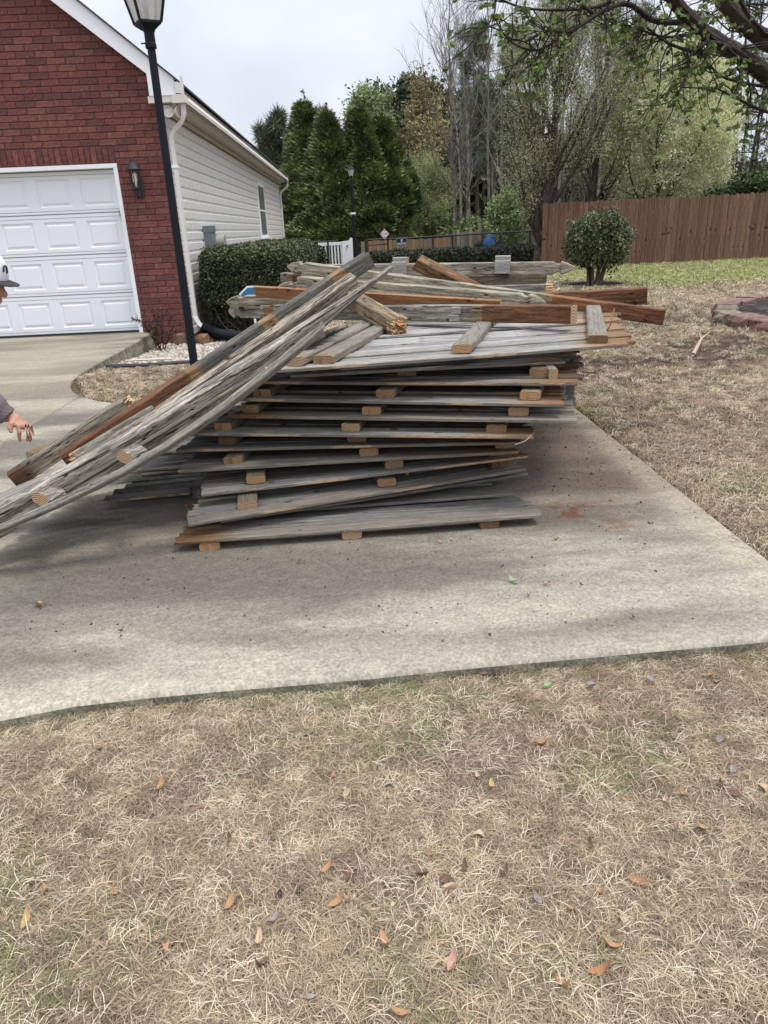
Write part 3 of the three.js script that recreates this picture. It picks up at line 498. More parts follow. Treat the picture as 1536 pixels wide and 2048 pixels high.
fencePanel('sixth fence panel from the bottom, in the dark beside the leaning boards', [350, 899], 0.346, [1050, 885], 0.368, 12, [453, 719, 1003], { seed: 6, rot: 1, back: 0.05, darkEnds: [0], mats: [M.greyC] });
fencePanel('seventh fence panel from the bottom with rust brown right end', [370, 867], 0.42, [1070, 873], 0.43, 14, [442, 713, 997], { seed: 7, rot: 1, back: 0.05 });
fencePanel('eighth fence panel from the bottom, clean grey right end sticking out', [455, 831], 0.497, [1155, 841], 0.5, 14, [496, 756, 1047], { seed: 8, rot: -1, back: 0.05, mats: [M.greyB, M.greyA] });
fencePanel('ninth fence panel from the bottom, reddish ragged right end', [455, 798], 0.568, [1130, 807], 0.57, 18, [520, 784, 1064], { seed: 9, rot: 1, back: 0.05 });
fencePanel('tenth fence panel from the bottom, dark brown ragged end, two short blocks on it', [470, 761], 0.643, [1165, 766], 0.64, 16, [580, 821, 1084], { seed: 10, rot: 1, back: 0.12, mats: [M.greyC, M.greyB] });
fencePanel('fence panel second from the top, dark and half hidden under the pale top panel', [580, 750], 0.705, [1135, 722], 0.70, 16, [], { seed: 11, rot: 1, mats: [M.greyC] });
fencePanel('pale silvery top panel of the stack with rails running back under the posts', [530, 741], 0.762, [1265, 686], 0.765, 16.5, [576, 630, 905, 1190], { seed: 12, rot: 1, back: 0.05, jit: 0.018, mats: [M.pale, M.pale, M.greyA], darkEnds: [3] });
fencePanel('leaning picket section running from the concrete at far left up onto the stack', [-60, 1088], 0, [655, 655], 0, 8, [], { A: atZ(-60, 1090, -2.86), B: atZ(640, 668, -3.33), seed: 14, n: 9, rot: 0, mats: [M.greyA, M.greyC], group: null, rise: -0.06 });
// a dark section of panel on the concrete in the shade behind the leaning boards
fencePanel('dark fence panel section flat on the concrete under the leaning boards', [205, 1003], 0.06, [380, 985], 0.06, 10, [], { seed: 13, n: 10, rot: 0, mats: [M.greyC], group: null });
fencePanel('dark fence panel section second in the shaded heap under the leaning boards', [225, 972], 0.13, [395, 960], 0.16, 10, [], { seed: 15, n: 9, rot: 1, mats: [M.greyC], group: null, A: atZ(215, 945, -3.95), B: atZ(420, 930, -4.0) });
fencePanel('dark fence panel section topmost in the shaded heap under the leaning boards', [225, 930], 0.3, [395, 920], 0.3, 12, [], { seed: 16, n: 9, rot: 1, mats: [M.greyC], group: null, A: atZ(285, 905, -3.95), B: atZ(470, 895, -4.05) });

// square posts; A, B centres of the ends
function setAxes(o, A, B, roll = 0) { const X = B.clone().sub(A).normalize(), Y = V(0, 1, 0).addScaledVector(X, -X.y).normalize(), Z = X.clone().cross(Y); o.position.copy(A); o.quaternion.setFromRotationMatrix(new THREE.Matrix4().makeBasis(X, Y, Z)); o.rotateX(roll); }
function finialXs(L) { return [0, 0.02, 0.045, 0.07, 0.09, 0.101, 0.104, 0.128, 0.15, 0.156, 0.3]; }
function finialProf(x) { const a = [[0, 0.06], [0.02, 0.36], [0.045, 0.64], [0.07, 0.86], [0.09, 0.97], [0.101, 0.98], [0.104, 0.72], [0.128, 0.66], [0.15, 0.86], [0.156, 1], [9, 1]]; for (let i = 1; i < a.length; i++) if (x <= a[i][0]) { const t = (x - a[i - 1][0]) / (a[i][0] - a[i - 1][0]), s = lerp(a[i - 1][1], a[i][1], t); return [s, s]; } return [1, 1]; }
const stubGeo = board({ L: 0.062, W: 0.026, T: 0.036, k: 1, seg: 1, seed: 5, ch: 0.003 });
function post(label, A, B, o = {}) {                                        // o.fin: finial at A; o.brown: share of the length where the buried end begins; o.notch: pale notches
  const L = A.distanceTo(B), S = o.S || 0.089, t = thing('fence_post', label, o.cat || 'fence post', A, o.group); setAxes(t, A, B, o.roll || 0);
  const xs = (o.fin ? finialXs(L) : [0]).concat([]); const st = o.fin ? 0.3 : 0; for (let i = 1; i <= 10; i++) xs.push(st + (L - st) * i / 10);
  const nt = o.notch || []; for (const f of nt) xs.push(f * L - 0.05, f * L - 0.045, f * L + 0.045, f * L + 0.05); if (o.brown) xs.push(o.brown * L - 0.005, o.brown * L + 0.005, o.brown * L - 0.1); if (o.split) xs.push(L - 0.12, L - 0.05); xs.sort((p, q) => p - q);
  const tint = (q) => { let c = o.base || [1, 1, 1]; for (const f of nt) if (Math.abs(q - f) * L < 0.048) c = [1.0, 0.64, 0.34]; if (o.brown0 && q < o.brown0) c = [0.5, 0.25, 0.15]; if (o.brown && q > o.brown - 0.001) c = mix3(o.brownTint || [0.62, 0.28, 0.15], [0.5, 0.2, 0.1], (q - o.brown) / (1 - o.brown)); else if (o.brown && q * L > o.brown * L - 0.1) c = mix3(c, [1.15, 0.72, 0.36], 0.85); return c; };
  mesh('timber', board({ L, W: S, T: S, k: o.split ? 6 : 2, xs, jag1: o.split || 0, jag0: o.split0 || 0, seed: o.seed || 1, ch: 0.005, tint, prof: o.fin ? finialProf : null, warp: o.warp ?? 0.001 }), [o.mat || M.post, o.endMat || M.end], t);
  for (const [x, y, z, turn] of o.stubs || []) { const m = mesh('rail_stub', stubGeo, [M.pale, M.end], t); m.position.set(x * L, y, z); m.rotation.set(turn ? Math.PI / 2 : 0, 0, 0); }
  if (o.split) {                                                             // torn fibres at the broken end
    const r = rngOf((o.seed || 1) * 91), b = new GB(); for (let i = 0; i < 60; i++) { const y = (r() - 0.5) * S * 0.9, z = (r() - 0.5) * S * 0.9, l = o.split * (0.25 + r()) ; b.tube([V(L - o.split - 0.03, y, z), V(L - o.split + l * 0.6, y * 1.05, z * 1.05), V(L - o.split + l, y * 1.1 + (r() - 0.5) * 0.012, z * 1.1 + (r() - 0.5) * 0.012)], [0.007 + r() * 0.004, 0.005, 0.001], 4); }
    mesh('torn_fibres', flat(b.build()), o.fibre || std([0.62, 0.38, 0.2], { roughness: 0.95 }), t);
  }
  return t;
}
post('front post across the top panel, pointed top at left, brown buried end at right', atY(457, 622, 0.80), atY(1148, 628, 0.85), { fin: 1, brown: 0.80, seed: 21, notch: [0.17], stubs: [[0.725, 0.018, 0.04], [0.722, -0.022, 0.047], [0.16, 0.02, 0.03], [0.18, -0.01, 0.03]], brownTint: [0.72, 0.34, 0.19] });
post('mossy post with pointed top just behind the front post at left', atZ(452, 604, -5.2), atZ(950, 603, -4.75), { fin: 1, seed: 22, base: [1.2, 1.12, 1.0] });
post('greenish post whose pointed top faces right, under the long slanting post', atZ(1092, 606, -4.5), atZ(600, 566, -5.25), { fin: 1, seed: 23, base: [1.25, 1.18, 1.04] });
post('longest slanting post, pointed top at left, reddish brown end hanging out at right', atZ(574, 533, -5.5), atZ(1329, 634, -4.5), { fin: 1, brown: 0.735, seed: 24, base: [1.28, 1.22, 1.1], brownTint: [1.0, 0.46, 0.24] });
post('rearmost level post of the heap, pointed top at right, two cut rail stubs on it', atZ(1150, 535, -5.6), atZ(640, 541, -6.1), { fin: 1, seed: 25, base: [1.25, 1.2, 1.14] });
{
  const l = scene.children[scene.children.length - 1], L = l.position.distanceTo(atZ(640, 541, -6.1));
  const sg = board({ L: 0.11, W: 0.095, T: 0.045, k: 1, seg: 1, seed: 71, ch: 0.004 });
  for (const px of [1015, 812]) { const A = atZ(px, 534, -5.75), x = (1150 - px) / 510 * L - 0.047; for (const [dz, dy, rx] of [[0.0, 0.068, 0], [-0.066, 0.012, Math.PI / 2]]) { const m = mesh('rail_stub', sg, [M.greyA, M.end], l); m.position.set(x, dy, dz); m.rotation.x = rx; m.material = [std([0.9, 0.88, 0.84], { map: TgA, roughness: 0.9 }), M.end]; } }
}
post('short rotten brown post chunk propped between the two back posts', atZ(850, 532, -5.3), atZ(985, 598, -5.45), { seed: 26, brown: 0.02, brownTint: [0.9, 0.55, 0.34], split0: 0.04, endMat: M.endDark, roll: 0.7 });
post('broken post with torn fibrous end pointing at the viewer on the top panel', atZ(688, 588, -4.7), atZ(802, 656, -3.95), { seed: 27, split: 0.05, base: [0.9, 0.72, 0.5], roll: 0.1 });
post('brown buried post end with grey concrete crust at the far right of the heap', atZ(960, 606, -5.1), atZ(1294, 591, -4.75), { seed: 28, S: 0.1, brown: 0.3, brownTint: [0.85, 0.46, 0.26] });
post('post with pointed top showing left under the slanting post', atZ(555, 575, -5.45), atZ(850, 592, -5.0), { fin: 1, seed: 29, base: [1.2, 1.12, 1.0] });
post('short brown post stump wedged under the pointed top at left', atZ(590, 560, -5.6), atZ(640, 566, -5.5), { seed: 30, brown: 0.01, brownTint: [0.7, 0.32, 0.17] });
post('thin grey board end behind the slanting post at right', atZ(880, 580, -5.5), atZ(1105, 575, -5.4), { seed: 31, S: 0.05, base: [0.85, 0.85, 0.85], cat: 'board', split: 0.02 });
post('short rotten brown post end lying low under the rearmost post', atZ(1092, 560, -5.65), atZ(610, 570, -5.95), { seed: 36, base: [0.42, 0.36, 0.3] });
post('big dark grey post slanting from the left up to the top of the heap', atZ(737, 519, -4.7), atZ(128, 922, -3.8), { seed: 32, brown: 0.62, base: [0.44, 0.44, 0.44], notch: [0.112, 0.355], brownTint: [0.62, 0.3, 0.16], stubs: [[0.145, -0.01, 0.04], [0.39, -0.012, 0.04], [0.605, 0.02, 0.042], [0.603, -0.02, 0.045]] });
post('grey post with splintered pale top and dark brown foot behind the leaning boards', atZ(25, 960, -3.85), atZ(266, 802, -4.15), { seed: 33, split: 0.06, fibre: std([0.8, 0.62, 0.36], { roughness: 0.95 }), base: [1.0, 0.95, 0.86], brown0: 0.13, endMat: M.endDark });
post('grey post with rotten tan broken end lying over the slanting post at left', atZ(312, 826, -3.72), atZ(146, 926, -3.5), { seed: 34, split: 0.04, base: [0.9, 0.92, 0.9], roll: 0.25 });
// clean cedar board
{
  const A = atZ(511, 583, -4.95), B = atZ(1002, 613, -4.2), L = A.distanceTo(B), t = mesh('cedar_board', board({ L, W: 0.022, T: 0.075, k: 1, seg: 4, seed: 51, ch: 0.002 }), [M.brownWood, M.brownWood]);
  t.material = [std([0.62, 0.33, 0.16], { map: TbR, bumpMap: BbR, bumpScale: 0.002, roughness: 0.8, vertexColors: true }), M.end]; setAxes(t, A, B, 0.35); tag(t, 'clean orange brown board slid in between the posts at left', 'board');
}
// rough furrowed boards leaning on the stack
const leanGroup = undefined;
function leanBoard(label, A, B, o) { const L = A.distanceTo(B), t = mesh('leaning_board', board({ L, k: 6, seg: 60, ch: 0.005, wave: o.wave ?? 0.014, ...o }), [o.mat || M.rough, M.end]); setAxes(t, A, B, o.roll || 0); return tag(t, label, 'board'); }
leanBoard('long furrowed board with a thin splintered tip reaching highest up the heap', atZ(-60, 1072, -2.86), atZ(784, 534, -3.62), { W: 0.075, T: 0.118, bow: 0.06, seed: 41, roll: 0.2, wave: 0.007, prof: (x) => { const t = x / 2.3, q = t < 0.5 ? 1 : lerp(1, 0.14, sstep(0.5, 1, t)); return [lerp(1, q, 0.8), q]; } });
leanBoard('upper furrowed board lying along the big slanting post', atZ(-60, 1078, -2.98), atZ(708, 556, -3.7), { W: 0.06, T: 0.088, bow: 0.035, seed: 42, roll: 0.35, wave: 0.007, tint: () => [1.05, 0.98, 0.9], prof: (x) => { const t = x / 2.3; return [1, lerp(1, 0.5, sstep(0.6, 1, t))]; } });
leanBoard('lowest leaning board with ridged pale edge', atZ(-60, 1082, -2.80), atZ(655, 648, -3.02), { W: 0.09, T: 0.026, bow: 0.085, seed: 43, roll: -0.35, wave: 0.006, jag1: 0.05, prof: (x) => { const q = lerp(1, 0.35, sstep(1.6, 2.1, x)); return [q, q]; }, tint: () => [1.15, 1.15, 1.12], mat: M.greyA });
leanBoard('pale picket lying on the leaning section at the left edge', atZ(-60, 1022, -3.2), atZ(190, 916, -3.5), { W: 0.1, T: 0.02, seed: 44, wave: 0.002, mat: M.greyA, tint: () => [1.15, 1.15, 1.1] });
for (const [px, py, z, l] of [[80, 1000, -2.86, 'round tan rail end low on the leaning boards'], [250, 915, -2.95, 'round tan rail end midway up the leaning boards']]) {
  const A = atZ(px, py, z), g = board({ L: 0.12, W: 0.074, T: 0.05, k: 3, seg: 3, seed: px, ch: 0.014, wave: 0.008 });
  const t = mesh('rail_end', g, [M.rough, M.end]); setAxes(t, A, A.clone().add(V(0.03, -0.01, -0.12)), 0.5); tag(t, l, 'rail');
}
{ const A = atY(62, 914, 0.03), t = mesh('wood_block', board({ L: 0.15, W: 0.075, T: 0.06, k: 2, seg: 2, seed: 61, ch: 0.006 }), [M.brownWood, M.end]); setAxes(t, A, A.clone().add(V(0.06, 0.01, -0.13)), 0.1); t.material = [std([0.5, 0.36, 0.2], { map: TgB, vertexColors: true, roughness: 0.9 }), M.end]; tag(t, 'small cut wood block on the concrete below the reaching hand', 'wood block'); }
{ const A = atY(60, 958, 0.055), t = mesh('wood_chip', board({ L: 0.09, W: 0.03, T: 0.012, k: 1, seg: 1, seed: 62, ch: 0.002 }), [std([0.75, 0.52, 0.28], { roughness: 0.9, vertexColors: true }), M.end]); setAxes(t, A, A.clone().add(V(0.1, 0.02, 0.0))); tag(t, 'small fresh tan wood chip beside the leaning boards at left', 'wood chip'); }
// two short blocks standing in the gap of the dark panels at right, and loose roots
for (const [px, l] of [[1107, 'short block beside a rail end in the dark gap at the right end']]) { const A = atY(px, 748, 0.663), t = mesh('short_block', board({ L: 0.2, W: 0.04, T: 0.045, k: 1, seg: 1, seed: px, ch: 0.004 }), [M.greyB, M.end]); setAxes(t, A, A.clone().add(V(0.02, 0, -0.3))); tag(t, l, 'wood block'); }
{
  const root = (name, label, pts, r) => { const b = new GB(); b.tube(new THREE.CatmullRomCurve3(pts).getPoints(18), r, 5); tag(mesh(name, b.build(), std([0.33, 0.25, 0.17], { roughness: 0.9 })), label, 'root'); };
  root('root', 'curled root hanging from the ragged right end over the lawn', [atZ(1165, 743, -3.5), atZ(1183, 746, -3.45), atZ(1192, 745, -3.4), atZ(1198, 755, -3.38), atZ(1194, 768, -3.36)], 0.003);
  root('root', 'thin root sticking up beside the right rail of the top panel', [atY(1215, 660, 0.77), atZ(1222, 645, -3.6), atZ(1224, 632, -3.6), atZ(1229, 617, -3.6)], 0.003);
  root('root', 'pale root looped at the seventh panel end', [atZ(1063, 870, -3.0), atZ(1050, 882, -2.98), atZ(1030, 889, -2.98)], 0.0025);
}
// ---------------------------------------------------------------- lamp posts
function lampPost(label, base, o = {}) {
  const t = thing('lamp_post', label, 'lamp post', base), m = M.black, top = o.top, s = o.s || 1, b = new GB();
  b.tube([V(0, -0.3, 0), V(0, 0.45, 0), V(0, 0.5, 0), V(0, top, 0)], o.fluted ? [0.05, 0.05, 0.045, 0.04] : [0.043, 0.043, 0.0425, 0.036], 16); mesh('pole', b.build(), m, t);
  const lan = (pts, n, ry = Math.PI / 4) => { const g = new THREE.LatheGeometry(pts.map((p) => new THREE.Vector2(p[0] * s, p[1] * s)), n); g.rotateY(ry); g.translate(0, top, 0); return flat(g); };
  mesh('collar', lan([[0.001, -0.02], [0.05, -0.02], [0.05, 0.012], [0.046, 0.02], [0.046, 0.1], [0.06, 0.13], [0.001, 0.13]], 16), m, t);
  if (!o.noScrew) { const k = new GB(); k.tube([V(-0.03, top + 0.015, 0.03), V(-0.075, top + 0.01, 0.045)], 0.006, 6); mesh('set_screw', k.build(), m, t); }
  const R = o.turn || 0, q = Math.PI / 4 + R, r0 = 0.10, r1 = 0.195, y0 = 0.165, y1 = 0.52;
  mesh('lantern_base', lan([[0.001, 0.12], [0.07, 0.12], [0.135, 0.16], [0.135, 0.182], [0.001, 0.182]], 4, q), m, t);
  for (let i = 0; i < 4; i++) {
    const a0 = q + i * Math.PI / 2, a1 = a0 + Math.PI / 2, P = (a, r, y) => V(Math.sin(a) * r * s, top + y * s, Math.cos(a) * r * s), c = [P(a0, 0.128, 0.183), P(a1, 0.128, 0.183), P(a1, r1 * 1.2, y1), P(a0, r1 * 1.2, y1)], g = new GB(), k = c.map((p) => g.v(p.x, p.y, p.z)); g.quad(...k); mesh('glass_pane', g.build(), M.frosted, t);
    const f = new GB(); f.tube([P(a0, 0.132, 0.17), P(a0, r1 * 1.225, y1)], 0.013 * s, 4); mesh('frame_bar', flat(f.build()), m, t);
  }
  mesh('lantern_top', lan([[r1 * 1.26, y1], [r1 * 1.34, y1 + 0.01], [r1 * 1.3, y1 + 0.03], [0.12, 0.67], [0.05, 0.74], [0.03, 0.75], [0.03, 0.79], [0.012, 0.83], [0.001, 0.84]], 4, q), m, t);
  const so = new GB(); so.tube([V(0, top + 0.182 * s, 0), V(0, top + 0.27 * s, 0)], 0.022 * s, 10); so.tube([V(-0.03, top + 0.18 * s, 0), V(-0.05, top + 0.26 * s, 0.01), V(-0.085, top + 0.3 * s, 0.02)], 0.004, 4); mesh('socket', so.build(), M.blackMatt, t);
  const bu = new THREE.SphereGeometry(0.038 * s, 14, 10); bu.translate(0, top + 0.31 * s, 0); mesh('bulb', bu, std([0.8, 0.78, 0.74], { roughness: 0.4 }), t);
  return t;
}
lampPost('tall black lamp post beside the drive in front of the house corner', atY(392, 756, -0.08), { top: atZ(291, 92, atY(392, 756, -0.08).z).y + 0.08, turn: 0.5 });
{
  const P = atZ(711, 520, -23.5); P.y = -0.1;
  const t = lampPost('far black lamp post in front of the big evergreens', P, { top: 2.78, s: 0.5, fluted: true, noScrew: true, turn: 0.3 });
  const b = new GB(); b.tube([V(0.03, -0.1, 0.05), V(0.03, 1.15, 0.05)], 0.09, 12); mesh('sleeve', b.build(), M.black, t);
  mesh('number_plate', new THREE.BoxGeometry(0.16, 0.05, 0.012).translate(0, 1.85, 0.06), M.white, t);
}
// ---------------------------------------------------------------- far brown privacy fence at right
{
  const zF = -21.6, f = thing('privacy_fence', 'tall brown wooden privacy fence along the green grass at right', 'fence', V(0, 0, zF));
  const f1 = woodField(77, 9), wt = dtex(512, 512, (u, v) => { const [g, cr, kn] = f1(v * 0.7, u * 0.5 + 0.01); const s = clamp((g - 0.28) * 2.1); let q = mix3([168, 150, 140], [236, 226, 216], s); q = mix3(q, [70, 52, 44], kn * 0.95); return mix3(q, [110, 90, 80], cr * 0.4); });
  const mats = [[0.275, 0.172, 0.12], [0.225, 0.138, 0.098], [0.32, 0.21, 0.152], [0.255, 0.172, 0.127]].map((c) => std(c, { map: wt, roughness: 0.9 }));
  const geos = [1, 2, 3, 4, 5].map((s) => { const r = rngOf(s), w = 0.137, h = 1.78, u0 = r(), v0 = r() * 3, sh = new THREE.Shape([[0, 0], [w, 0], [w, h - 0.035], [w - 0.035, h], [0.035, h], [0, h - 0.035]].map((p) => new THREE.Vector2(...p))); const g = new THREE.ExtrudeGeometry(sh, { depth: 0.016, bevelEnabled: false }); const uv = g.attributes.uv; for (let i = 0; i < uv.count; i++) uv.setXY(i, uv.getX(i) / 0.5 + u0, uv.getY(i) / 1.4 + v0); return g; });
  const r = rngOf(3); let n = 0;
  for (let x = 5.35; x < 15.5; x += 0.1415) { const y = gy(x, zF) - 0.03 + 0.05 * sstep(6, 14, x); const m = mesh('picket', geos[Math.floor(r() * 5)], mats[Math.floor(r() * 4)], f); m.position.set(x, y + (r() - 0.5) * 0.045, (r() - 0.5) * 0.012 + (n++ % 2) * 0.006); m.rotation.z = (r() - 0.5) * 0.012; }
  for (const y of [0.3, 0.95, 1.6]) mesh('rail', new GB().box(5.3, 15.6, y, y + 0.089, -0.045, -0.008).build(), mats[1], f);
}
// ---------------------------------------------------------------- stone rings
function stoneRing(name, label, cx, cz, rad, n, y0, h, depth, seed, mul) {
  const t = thing(name, label, 'garden edging', V(cx, y0, cz)), r = rngOf(seed), nt = dtex(128, 128, (u, v) => { const k = 175 + 130 * (fbm(u * 14, v * 14, 4, 14, 14) - 0.5); return [k, k, k]; });
  const mats = [[0.44, 0.35, 0.25], [0.40, 0.22, 0.18], [0.36, 0.28, 0.20], [0.40, 0.235, 0.19]].map((c) => std(c.map((q) => q * mul), { map: nt, bumpMap: nt, bumpScale: 0.02, roughness: 0.95 }));
  for (let i = 0; i < n; i++) {
    const a0 = i / n * Math.PI * 2 + 0.02 / rad, a1 = (i + 1) / n * Math.PI * 2 - 0.02 / rad, b = new GB(), hh = h * (0.94 + r() * 0.1), ro = rad * (0.99 + r() * 0.03), ri = ro - depth, P = (a, q, y) => b.v(Math.sin(a) * q, y, Math.cos(a) * q, a * rad * 2, q * 2 + y * 2);
    const c = 0.018, A = [a0, (a0 + a1) / 2, a1], j = () => 1 + (r() - 0.5) * 0.02;
    const cols = A.map((a) => [P(a, ro * j(), -0.1), P(a, ro * j() + 0.012, hh * 0.5), P(a, ro * j(), hh - c), P(a, ro - c, hh), P(a, ri + c, hh), P(a, ri, hh - c), P(a, ri, -0.1)]);
    for (let k = 0; k < 2; k++) for (let q = 0; q < 6; q++) b.quad(cols[k][q], cols[k + 1][q], cols[k + 1][q + 1], cols[k][q + 1]);
    for (const cc of [cols[0], cols[2]]) for (let q = 1; q < 6; q++) b.tri(cc[0], cc[q], cc[q + 1]);
    mesh('stone', flat(b.build()), mats[(i * 7 + Math.floor(r() * 2)) % 4], t);
  }
  const mt = dtex(256, 256, (u, v) => { const a = vn(u * 70, v * 70, 70, 70), c = fbm(u * 30, v * 30, 3, 30, 30), k = 40 + 90 * sstep(0.55, 0.9, a) + 50 * (c - 0.5); return [k * 1.1, k * 0.92, k * 0.86]; });
  const g = new THREE.CircleGeometry(rad - depth * 0.6, 40); g.rotateX(-Math.PI / 2); g.translate(0, h * 0.62, 0); mesh('mulch', g, std([0.6, 0.6, 0.6], { map: mt, bumpMap: mt, bumpScale: 0.04, roughness: 1 }), t);
  return t;
}
stoneRing('stone_ring', 'ring of tan and red edging stones filled with dark mulch at the right edge', 7.1, -8.75, 2.53, 30, 0.0, 0.15, 0.27, 4, 1.25);
stoneRing('stone_ring', 'low grey stone ring round the foot of the small round shrub', 4.92, -15.3, 0.72, 12, -0.03, 0.1, 0.2, 9, 0.55);
// edging stones, gravel and edging strip by the house
{
  const nt = dtex(128, 128, (u, v) => { const k = 185 + 120 * (fbm(u * 10, v * 10, 4, 10, 10) - 0.5); return [k, k, k]; });
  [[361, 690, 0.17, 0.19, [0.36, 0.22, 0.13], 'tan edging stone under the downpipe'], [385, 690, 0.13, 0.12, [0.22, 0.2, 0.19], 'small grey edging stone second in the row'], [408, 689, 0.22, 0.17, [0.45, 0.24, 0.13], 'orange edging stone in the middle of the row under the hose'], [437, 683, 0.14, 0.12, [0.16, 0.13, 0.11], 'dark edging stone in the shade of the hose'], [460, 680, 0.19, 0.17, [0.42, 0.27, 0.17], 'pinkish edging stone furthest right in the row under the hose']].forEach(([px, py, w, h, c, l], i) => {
    const g = new THREE.IcosahedronGeometry(0.5, 3), p = g.attributes.position; for (let k = 0; k < p.count; k++) { const v = V(p.getX(k), p.getY(k), p.getZ(k)); const mx = Math.max(Math.abs(v.x), Math.abs(v.y), Math.abs(v.z)); v.multiplyScalar(lerp(1, 0.5 / mx, 0.7) * (0.94 + 0.12 * fbm(v.x * 4 + i * 9, v.y * 4 + v.z * 5, 2))); p.setXYZ(k, v.x * w, v.y * h, v.z * 0.15); } g.computeVertexNormals();
    const P = atY(px, py, -0.2), m = mesh('edging_stone', g, std(c, { map: nt, roughness: 0.95 })); m.position.set(P.x, gy(P.x, P.z) + h * 0.42, P.z); m.rotation.y = i * 0.7; tag(m, l, 'edging stone');
  });
  const r = rngOf(8), pg = new THREE.IcosahedronGeometry(1, 1), list = [];
  for (let i = 0; i < 5200; i++) { const x = -2.98 + r() * 2.1, z = -8.35 - r() * 2.85, near = sstep(-8.3, -9.4, z); if (r() > 0.12 + 0.88 * near * near) continue; if (x < -2.93 + 0) continue; const s = 0.013 + r() * 0.02, w = 0.3 + r() * 0.32, c = r() < 0.35 ? col(0.3, 0.22, 0.15) : col(w, w * 0.92, w * 0.8); list.push([M4(V(x, gy(x, z) + s * 0.3, z), randQ(r), V(s, s * 0.7, s * 0.9)), c]); }
  tag(inst('white_gravel', pg, std([1, 1, 1], { roughness: 0.9 }), list), 'bed of white gravel along the brick wall', 'gravel', null, 'stuff');
  const e = new GB(), pts = []; for (let i = 0; i <= 20; i++) { const x = -2.86 + i * 0.1, z = -8.4 + 0.05 * Math.sin(i * 0.5); pts.push(V(x, gy(x, z) + 0.045, z)); } e.tube(pts, 0.022, 6); tag(mesh('edging_strip', e.build(), M.blackMatt), 'thin black edging strip between gravel and dry grass', 'edging');
  const st = new GB(), A = atY(252, 727, -0.1), B = atY(345, 723, -0.1); A.y = gy(A.x, A.z) + 0.05; B.y = gy(B.x, B.z) + 0.05; st.tube([A, B], 0.012, 6); tag(mesh('pale_stick', st.build(), std([0.6, 0.55, 0.45])), 'pale straight stick lying along the black edging strip', 'stick');
}
// yard sign half hidden behind the posts
{
  const P = atZ(513, 640, -7.6), t = thing('yard_sign', 'small blue and white yard sign on a white stake behind the pointed posts', 'yard sign', V(P.x, 0, P.z)), b = new GB();
  b.tube([V(0.0, -0.2, 0), V(-0.02, 0.75, 0)], 0.012, 6); mesh('stake', b.build(), M.white, t);
  const oct = (R) => new THREE.Shape(Array.from({ length: 8 }, (_, i) => new THREE.Vector2(Math.cos(i * Math.PI / 4 + Math.PI / 8) * R, Math.sin(i * Math.PI / 4 + Math.PI / 8) * R * 0.85)));
  const Q = atZ(508, 596, -7.6), g = new THREE.ExtrudeGeometry(oct(0.15), { depth: 0.012, bevelEnabled: false }); g.translate(Q.x - P.x, Q.y, 0.014); mesh('board', g, M.white, t);
  const g2 = new THREE.ExtrudeGeometry(oct(0.132), { depth: 0.003, bevelEnabled: false }); g2.translate(Q.x - P.x, Q.y, 0.0262); mesh('blue_face', g2, std([0.03, 0.16, 0.30], { roughness: 0.4 }), t);
}
// ---------------------------------------------------------------- the yard behind: gate, chain link fence, signs
{
  const z = -24.6, x0 = atZ(637, 500, z).x, x1 = atZ(686, 500, z).x, t = thing('white_gate', 'white plastic picket gate with solid post left of the far lamp post', 'gate', V(0, 0, z)), y0 = gy(-1, z);
  for (let i = 0; i < 8; i++) { const x = lerp(x0, x1 - 0.08, i / 7); mesh('picket', new GB().box(x, x + 0.05, y0 + 0.1, 0.92, -0.012, 0.012).build(), M.white, t); }
  mesh('rail', new GB().box(x0, x1, 0.86, 0.955, -0.025, 0.025).build(), M.white, t); mesh('rail', new GB().box(x0, x1, y0 + 0.12, y0 + 0.2, -0.02, 0.02).build(), M.white, t);
  const pg = new THREE.Shape([[x1 - 0.02, y0], [x1 + 0.32, y0], [x1 + 0.32, 1.02], [x1 + 0.27, 1.06], [x1 + 0.2, 0.97], [x1 - 0.02, 0.95]].map((p) => new THREE.Vector2(...p))), g = new THREE.ExtrudeGeometry(pg, { depth: 0.12, bevelEnabled: true, bevelSize: 0.008, bevelThickness: 0.008 }); g.translate(0, 0, -0.06); mesh('gate_post', g, M.white, t);
  mesh('latch', new THREE.BoxGeometry(0.05, 0.045, 0.03).translate(x1 + 0.14, 0.82, 0.09), M.blackMatt, t);
}
